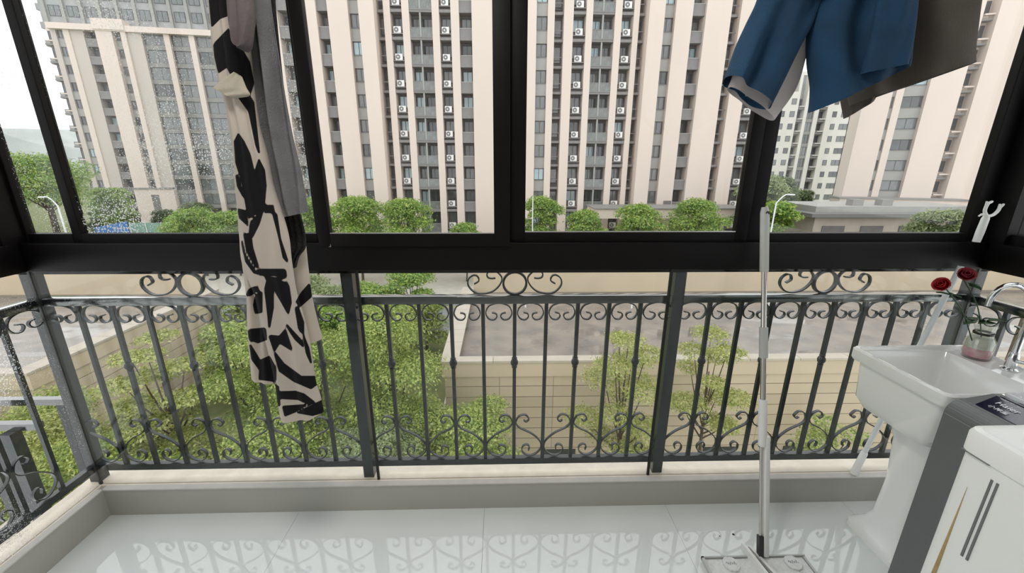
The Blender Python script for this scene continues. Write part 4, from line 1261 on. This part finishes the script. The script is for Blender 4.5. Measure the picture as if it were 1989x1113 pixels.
# pale frame band and the grey storeys above it
part(MB().box(0.6, 34.0, -0.75, 1.5, 37.4, 38.4), 'frame_band', 'cream', ta, world=False)
part(MB().box(8.2, 13.4, -0.95, 1.5, 37.6, 39.4), 'frame_band', 'cream', ta, world=False)
part(MB().box(-1.0, 34.0, 1.2, 18, 38.0, 54), 'upper_storeys', 'upper_grey', ta, world=False)
for x0 in range(0, 33, 3):
    for i in range(4):
        window(ta, x0 + 0.5, x0 + 2.4, 1.15, 39.9 + 3.05 * i, 41.7 + 3.05 * i, 'win_mid')
    cbox('pier', 'spandrel', ta, x0 - 0.35, x0 + 0.2, 0.8, 1.3, 38.5, 54)
for i in range(14):
    cbox('end_balcony', 'upper_grey', ta, -2.1, -1.0, 2.0, 6.0, 4.4 + 3.05 * i, 5.5 + 3.05 * i)
for a, b in ((0.6, 5.9), (8.2, 15.6)):
    part(MB().box(a, b, -0.9, 0.0, 8.35, 8.65), 'base_ledge', 'facade_grey', ta, world=False)
    part(MB().box(a, b, -0.7, 0.5, 0, 8.35), 'base_wall', 'cream', ta, world=False)
    part(MB().box((a + b) / 2 - 0.7, (a + b) / 2 + 0.7, -0.75, -0.6, 3.6, 7.2), 'doorway', 'facade_dark', ta, world=False)

# far white block on the right
C = [(-2.0, 1.7, Pp), (1.7, 3.66, ('hole',)), (3.66, 5.06, Pp), (5.06, 6.32, ('hole',)), (6.32, 7.02, Pp), (7.02, 8.84, ('ledge',)), (8.84, 9.68, Pp), (9.68, 11.64, ('grid',)), (11.64, 12.77, Pp),
     (12.77, 15.02, ('ledge',)), (15.02, 16.56, Pp), (16.56, 17.69, ('hole',)), (17.69, 18.96, Pp), (18.96, 21.21, ('hole',)), (21.21, 22.62, ('recess',)), (22.62, 24.03, Pp), (24.03, 26.3, ('ledge',)), (26.3, 30, Pp)]
tc_ = block('distant white apartment block with rows of small square windows on the right', (71, 113), 0.0, C, -8.45, 9, GZ, 24.0, 14, seed=4, cream='white_wall', rec_mat='upper_grey')
for a, b in ((1.7, 3.66), (5.06, 6.32), (16.56, 17.69), (18.96, 21.21)):
    for i in range(10):
        zs = -8.45 + 3.05 * (i - 1) - GZ
        cbox('wall_band', 'white_wall', tc_, a, b, 0.0, 1.5, zs + 2.3, zs + 3.95)
# near cream tower at the right edge
D = [(-6.6, -3.11, ('pier', 0.3)), (-3.11, -2.51, ('win',)), (-2.51, -1.6, Pp), (-1.6, 1.1, ('win',)), (1.1, 5.0, ('pier', 0.4)), (5.0, 6.65, ('ledge',)), (6.65, 12.5, ('pier', 0.4)), (12.5, 14, ('win',)), (14, 18, Pp)]
td = block('cream apartment tower with wide blank piers behind the right window pane', (61.86, 63.5), math.radians(-18.5), D, -6.2, 10, GZ, 24.5, 3.2, seed=6, rec_mat='cream')

# lobby canopy in front of the middle tower
t = thing('entrance_canopy', 'flat pale entrance canopy standing in front of the middle tower', 'canopy', (21, 52.5, GZ))
part(MB().box(12.0, 31.5, 50.8, 55.85, -5.0, -3.8), 'roof_slab', 'cream', t)
part(MB().box(11.8, 31.7, 50.6, 55.85, -3.8, -3.68), 'roof_edge', 'facade_grey', t)
for x in (16.8, 26.2, 30.6):
    part(MB().box(x, x + 0.7, 51.2, 51.9, GZ, -5.0), 'column', 'cream', t)
part(MB().box(27.2, 30.2, 54.4, 54.6, GZ, -5.4), 'lobby_glass', 'win_dark', t)
# low pavilion on the right
t = thing('pavilion', 'low pavilion with a dark flat roof behind the trees at right', 'building', (43, 47, GZ))
part(MB().box(35.5, 56, 44.2, 52, GZ, -4.0), 'walls', 'podium_cap', t)
part(MB().box(34.5, 57, 43.4, 53, -3.95, -3.55), 'roof', 'roof_line', t)
part(MB().box(36, 55, 45, 52, -3.55, -2.9), 'roof_upstand', 'spandrel', t)
for x in (36.5, 41, 45.5, 50):
    part(MB().box(x, x + 2.6, 44.1, 44.3, GZ + 1, -5.0), 'opening', 'facade_dark', t)
for x in (41.0, 44.5):
    part(MB().box(x, x + 1.3, 46, 47, -2.9, -2.2), 'roof_box', 'facade_grey', t)
t = thing('low_wall', 'long pinkish low block at the foot of the right cream tower', 'building', (61, 62.5, GZ), math.radians(-18.5))
part(MB().box(-7.2, 9, -1.5, 2.2, 0, 8.6), 'wall', 'cream', t, world=False)
part(MB().box(-7.4, 9.2, -1.7, 2.4, 8.6, 8.8), 'coping', 'facade_grey', t, world=False)
part(MB().box(-6.3, -5.2, -1.55, -1.4, 6.9, 7.8), 'opening', 'facade_dark', t, world=False)

# blue hoarding and green net by the left tower
t = thing('blue_hoarding', 'blue hoarding with white lettering below the left tower', 'hoarding', (-58.5, 62, GZ))
q = MB(); q.v = [(-61.2, 62, GZ), (-55.7, 61.4, GZ), (-55.7, 61.4, -6.75), (-61.2, 62, -7.75), (-61.2, 62.1, GZ), (-55.7, 61.5, GZ), (-55.7, 61.5, -6.75), (-61.2, 62.1, -7.75)]
q.f = [(0, 1, 2, 3), (7, 6, 5, 4), (0, 4, 5, 1), (1, 5, 6, 2), (2, 6, 7, 3), (3, 7, 4, 0)]
part(q, 'board', 'hoard_blue', t)
for i in range(4):
    x = -58.1 + 0.52 * i; y = 62 - 0.6 * (x + 61.2) / 5.5 - 0.02
    part(MB().box(x, x + 0.34, y - 0.03, y, -7.95, -7.85).box(x + 0.13, x + 0.2, y - 0.03, y, -8.3, -7.6).box(x, x + 0.34, y - 0.03, y, -8.3, -8.22).box(x + 0.02, x + 0.3, y - 0.03, y, -7.68, -7.62), 'character', 'print_white', t)
t = thing('green_net_fence', 'pale green construction net fence right of the blue hoarding', 'fence', (-52, 61.5, GZ))
part(MB().box(-55.6, -46, 61.5, 61.6, GZ, -7.0), 'net', 'net_green', t)
for i in range(5):
    part(MB().tube([(-55.4 + 2.3 * i, 61.45, GZ), (-55.4 + 2.3 * i, 61.45, -6.9)], 0.06, 6), 'post', 'lamp_white', t)

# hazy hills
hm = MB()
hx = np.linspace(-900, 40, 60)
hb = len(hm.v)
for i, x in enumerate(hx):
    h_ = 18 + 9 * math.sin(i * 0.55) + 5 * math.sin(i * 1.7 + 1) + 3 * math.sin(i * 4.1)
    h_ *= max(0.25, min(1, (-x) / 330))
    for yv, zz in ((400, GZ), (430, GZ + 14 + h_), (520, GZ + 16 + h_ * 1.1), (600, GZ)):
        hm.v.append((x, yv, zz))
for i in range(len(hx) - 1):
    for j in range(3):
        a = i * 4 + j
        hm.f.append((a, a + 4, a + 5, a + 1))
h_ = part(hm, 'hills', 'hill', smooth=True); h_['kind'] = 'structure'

# street lamps
def street_lamp(label, x, y, ztop, arm, r=0.07):
    t = thing('street_lamp', label, 'street lamp', (x, y, GZ), 0, None)
    pts = [(x, y, GZ), (x, y, ztop - 0.9)]
    pts += [(x + arm * f_, y, ztop - 0.9 + 0.9 * math.sin(PI / 2 * min(1, f_ * 1.15))) for f_ in (0.1, 0.25, 0.45, 0.7, 1.0)]
    part(MB().tube(pts, [r * 1.3, r] + [r * 0.8] * 5, 8), 'pole', 'lamp_white', t, smooth=True)
    part(MB().box(x + arm - 0.1 * np.sign(arm), x + arm + 0.5 * np.sign(arm), y - 0.12, y + 0.12, ztop - 0.1, ztop + 0.02) if arm > 0 else MB().box(x + arm - 0.5, x + arm + 0.1, y - 0.12, y + 0.12, ztop - 0.1, ztop + 0.02), 'lamp_head', 'lamp_white', t)
street_lamp('white street lamp with curved arm beside the mop handle at right', 27.9, 40, -1.2, 1.2)
street_lamp('white street lamp with curved arm at the far left', -42.9, 40, -1.55, -1.0)
t = thing('flag_pole', 'thin white pole among the street trees right of the centre mullion', 'pole', (3.25, 40, GZ))
part(MB().tube([(3.25, 40, GZ), (3.2, 40, -1.6)], [0.07, 0.05], 8), 'shaft', 'lamp_white', t)
part(MB().lathe([(0, 0), (0.09, 0.06), (0, 0.14)], (3.2, 40, -1.6), 8, cap=False), 'finial', 'lamp_white', t)


# ================================================================== TREES
def leaves_mesh(name, clumps, nleaf, size, m, rs):
    """clumps: (cx,cy,cz,rx,rz); leaves are small folded blades scattered over the clumps"""
    W = np.array([c[3] ** 2 for c in clumps]); W = W / W.sum()
    idx = rs.choice(len(clumps), nleaf, p=W)
    Cc = np.array(clumps)[idx]
    d = rs.normal(size=(nleaf, 3)); d /= np.linalg.norm(d, axis=1)[:, None]
    d[:, 2] = np.where(d[:, 2] < -0.35, -d[:, 2], d[:, 2])
    rad = rs.uniform(0.25, 1.0, nleaf) ** 0.45 * (1 + 0.12 * rs.normal(size=nleaf))
    P = Cc[:, :3] + d * rad[:, None] * np.stack([Cc[:, 3], Cc[:, 3], Cc[:, 4]], 1)
    nrm = d * 0.6 + np.array([0, 0, 0.7]) + 0.5 * rs.normal(size=(nleaf, 3))
    nrm /= np.linalg.norm(nrm, axis=1)[:, None]
    t_ = np.cross(nrm, rs.normal(size=(nleaf, 3))); t_ /= np.linalg.norm(t_, axis=1)[:, None] + 1e-9
    b_ = np.cross(nrm, t_)
    s = size * rs.uniform(0.6, 1.35, nleaf)[:, None]
    V = np.empty((nleaf, 4, 3))
    V[:, 0] = P - t_ * s * 0.6; V[:, 1] = P + b_ * s * 0.28 + nrm * s * 0.08; V[:, 2] = P + t_ * s * 0.6; V[:, 3] = P - b_ * s * 0.28 + nrm * s * 0.08
    me = bpy.data.meshes.new(name)
    me.vertices.add(nleaf * 4); me.vertices.foreach_set('co', V.reshape(-1))
    me.loops.add(nleaf * 4); me.loops.foreach_set('vertex_index', np.arange(nleaf * 4, dtype=np.int32))
    me.polygons.add(nleaf); me.polygons.foreach_set('loop_start', np.arange(0, nleaf * 4, 4, dtype=np.int32))
    me.update(calc_edges=True)
    me.materials.append(MATS[m])
    return me


def tree(label, x, y, ztop, r, zlow, m, nleaf, size, seed, clumps=9, group=None, name='tree', cat='tree', flat=0.5, cr=0.5, zg=GZ):
    rs = np.random.default_rng(seed)
    if size < 0.2:
        nleaf, size = int(nleaf * 2.3), size * 0.66
    else:
        nleaf, size = int(nleaf * 1.6), size * 0.78
    t = thing(name, label, cat, (x, y, zg), 0, group)
    H_, lo = ztop - zg, zlow - zg
    cl = []
    for i in range(clumps):
        f_ = (i + 0.5) / clumps
        a = i * 2.4 + rs.uniform(-0.5, 0.5)
        prof = math.sin(PI * min(0.97, 0.25 + 0.7 * f_)) ** 0.7
        rr = r * prof * rs.uniform(0.35, 0.75)
        rc_ = r * cr * rs.uniform(0.75, 1.2)
        z = lo + (H_ - lo) * f_
        z = min(z, H_ - rc_ * flat * 0.9)
        cl.append((rr * math.cos(a), rr * math.sin(a), z, rc_, rc_ * flat))
    tr = MB()
    tr.tube([(0, 0, 0), (0.05 * r, 0, lo * 0.7), (0, 0.04 * r, lo + (H_ - lo) * 0.6)], [max(0.05, 0.05 * r), 0.04 * r, 0.012 * r], 7)
    part(tr, 'trunk', 'bark', t, world=False)
    if clumps > 2:
        for c in cl:
            zz = lo * 0.75 + (c[2] - lo * 0.75) * 0.35
            part(MB().tube([(0, 0, max(zz, 0.1)), (c[0] * 0.55, c[1] * 0.55, (zz + c[2]) / 2), (c[0] * 0.95, c[1] * 0.95, c[2])], [0.022 * r, 0.015 * r, 0.006 * r], 5, cap=False), 'branch', 'bark', t, world=False)
    f = link('foliage', leaves_mesh('foliage', cl, nleaf, size, m, rs), t)
    f['kind'] = 'stuff'
    return t


NG = 'trees in the planted strip below the balcony'
tree('young yellow green tree in front of the left beige wall', -11.6, 11.2, -3.9, 1.9, -7.6, 'leaf_yellow', 5200, 0.15, 11, 12, NG, flat=0.3, cr=0.38)
tree('slender bright green tree left of the patterned dress', -9.4, 12.6, -4.0, 1.9, -8.2, 'leaf_bright', 8000, 0.14, 12, 13, NG, flat=0.42, cr=0.45)
tree('bushy bright green tree right behind the lower end of the dress', -7.0, 12.2, -4.3, 2.1, -9.2, 'leaf_bright', 11000, 0.14, 13, 14, NG, flat=0.5)
tree('dense green tree just right of the railing post near the dress', -4.3, 12.6, -3.4, 2.3, -9.6, 'leaf_bright', 14000, 0.14, 14, 16, NG, flat=0.5)
tree('dense low tree filling the lower centre left of the railing', -4.2, 9.8, -6.6, 1.9, -9.8, 'leaf_dull', 9000, 0.13, 15, 12, NG, flat=0.5)
tree('small fine leaved tree at the corner of the right beige building', -0.7, 12.2, -7.0, 1.3, -9.8, 'leaf_bright', 4200, 0.12, 16, 9, NG, flat=0.45)
tree('open yellow green tree left of the right railing post', 4.6, 12.0, -4.2, 1.9, -9.4, 'leaf_yellow', 7500, 0.12, 17, 16, NG, flat=0.36, cr=0.40)
tree('open yellow green tree right of the right railing post', 7.9, 12.2, -4.3, 1.7, -8.4, 'leaf_yellow', 5000, 0.12, 18, 12, NG, flat=0.36, cr=0.40)
tree('narrow palm like tree half hidden behind the sink', 13.2, 12.0, -8.1, 1.4, -10.3, 'leaf_bright', 1400, 0.16, 19, 7, NG, flat=0.4)
SG = 'shrubs in the planted strip below the balcony'
rsh = random.Random(21)
shr = [(-15.0, 10.6), (-13.0, 9.3), (-11.0, 9.0), (-9.4, 10.2), (-7.6, 9.4), (-6.0, 10.6), (-2.6, 11.2), (-1.0, 10.2), (-16.6, 12.0), (-13.6, 12.4), (-20.5, 11.6), (-24.5, 11.4)]
for i, (x, y) in enumerate(sorted(shr)):
    tree('rounded bush, %s from the left in the planted strip' % ORD[i].replace('lowest', 'first') if i < 13 else 'rounded bush at the right end of the planted strip', x, y, -7.0 + rsh.uniform(-0.6, 0.7), 1.75, -10.4,
         rsh.choice(['leaf_bright', 'leaf_yellow', 'leaf_dull', 'leaf_bright']), 6500, 0.14, 40 + i, 10, SG, 'shrub', 'shrub', flat=0.55, cr=0.55)
FG = 'trees in the alley beyond the planted strip'
for i, (x, y, zt, r, m) in enumerate(((-15.5, 20.5, -7.2, 2.0, 'leaf_bright'), (-12.0, 26.5, -6.6, 2.6, 'leaf_dull'), (-7.4, 20.0, -6.6, 2.2, 'leaf_bright'), (-9.5, 27.8, -6.9, 2.4, 'leaf_street'), (-5.6, 26.6, -7.6, 2.0, 'leaf_bright'), (-14.8, 28.0, -6.2, 2.2, 'leaf_dull'), (-17.2, 24.5, -6.9, 1.6, 'leaf_bright'), (-11.2, 23.6, -7.4, 2.0, 'leaf_street'), (-6.9, 28.4, -6.0, 2.2, 'leaf_street'), (-8.9, 24.2, -7.9, 1.8, 'leaf_bright'))):
    tree(['bright tree beside the left beige wall in the alley', 'dull green tree at the far left of the alley', 'bright tree in the middle of the alley', 'tall green tree at the far end of the alley', 'pale tree beside the footpath at the far end', 'dull tree at the street end of the left wall', 'small bright tree close to the left beige wall', 'green tree halfway down the alley at left', 'green tree at the street end of the alley at right', 'low bright tree halfway down the alley'][i],
         x, y, zt, r, zt - 3.4, m, 5000, 0.22, 70 + i, 11, FG)
ST = 'street trees in front of the tall towers'
for i, (x, y, zt, r, m) in enumerate(((-40.2, 52, -4.6, 2.6, 'leaf_street'), (-36.6, 49, -3.6, 2.8, 'leaf_street'), (-32.5, 49, -4.0, 2.4, 'leaf_street'), (-21.6, 46, -2.2, 2.9, 'leaf_street'), (-16.4, 46, -2.0, 3.3, 'leaf_street'), (-10.6, 45.5, -2.2, 3.1, 'leaf_street'),
                                       (-4.1, 46, -5.0, 2.0, 'leaf_street'), (4.6, 46, -2.0, 2.4, 'leaf_street'), (9.9, 46, -3.5, 2.4, 'leaf_street'), (16.0, 46, -2.8, 2.9, 'leaf_street'), (22.8, 46, -2.2, 3.0, 'leaf_street'), (-27.0, 46, -3.0, 2.8, 'leaf_street'))):
    lab = ['dark green street tree right of the green net fence', 'street tree left of the dress below the left tower', 'street tree hidden partly behind the dress', 'street tree just left of the sash edge near the dress', 'round bright street tree at the left of the middle pane',
           'tall bright street tree in the middle of the middle left pane', 'small bush like street tree left of the centre mullion', 'street tree beside the thin white pole', 'yellow green street tree left of the canopy column', 'wide street tree in front of the canopy',
           'tallest street tree at the right end of the canopy', 'street tree behind the lower part of the grey shirt'][i]
    tree(lab, x, y, zt, r, zt - 4.6, m, 6500, 0.30, 90 + i, 13, ST, flat=0.62, cr=0.55)
BG = 'large background trees'
for i, (x, y, zt, r, m) in enumerate(((-62, 57, 2.6, 6.0, 'leaf_street'), (-73, 68, 1.0, 5.0, 'leaf_street'), (-56.0, 46, -4.2, 3.2, 'leaf_bright'), (-60.8, 66, -2.2, 3.2, 'leaf_street'), (30.9, 47.2, 0.3, 2.9, 'leaf_dull'), (29.6, 42.2, -2.2, 2.3, 'leaf_street'),
                                       (44.5, 66, -0.2, 4.2, 'leaf_dark'), (52.2, 70, -2.6, 2.6, 'leaf_dark'), (42.5, 37.2, -2.5, 2.8, 'leaf_dull'), (-52.4, 72, -5.0, 2.6, 'leaf_dark'), (-68.8, 72, -6.2, 2.3, 'leaf_dark'), (-58.4, 72, -6.2, 2.3, 'leaf_dark'), (-70, 46, -3.5, 5.0, 'leaf_street'))):
    lab = ['large bright tree at the far left behind the first mullion', 'large tree left of the first mullion under the hills', 'lower bright tree at the far left edge', 'hazy green tree at the foot of the left tower', 'large dull green tree behind the mop handle', 'bright tree top right of the mop handle',
           'dark tree at the foot of the distant white block', 'dark tree between the white block and the cream tower', 'pale shrubby tree in the right corner of the window', 'dark shrub tree right of the blue hoarding', 'dark bush at the left tower base', 'dark bush between the left tower doorways', 'broad green tree beyond the left side window'][i]
    tree(lab, x, y, zt, r, zt - 6.0, m, 8000, 0.38, 120 + i, 14, BG, flat=0.6, cr=0.5)
tree('green tree seen through the right side window', 19.6, 12.4, 2.0, 1.2, -1.0, 'leaf_street', 2500, 0.2, 150, 9, BG)
# clear of parts that lie outside: building below the balcony
struct(MB().box(XL - 0.3, XR + 0.3, YB - 0.1, 0.1, GZ, -0.16), 'wall_below', 'podium_wall')
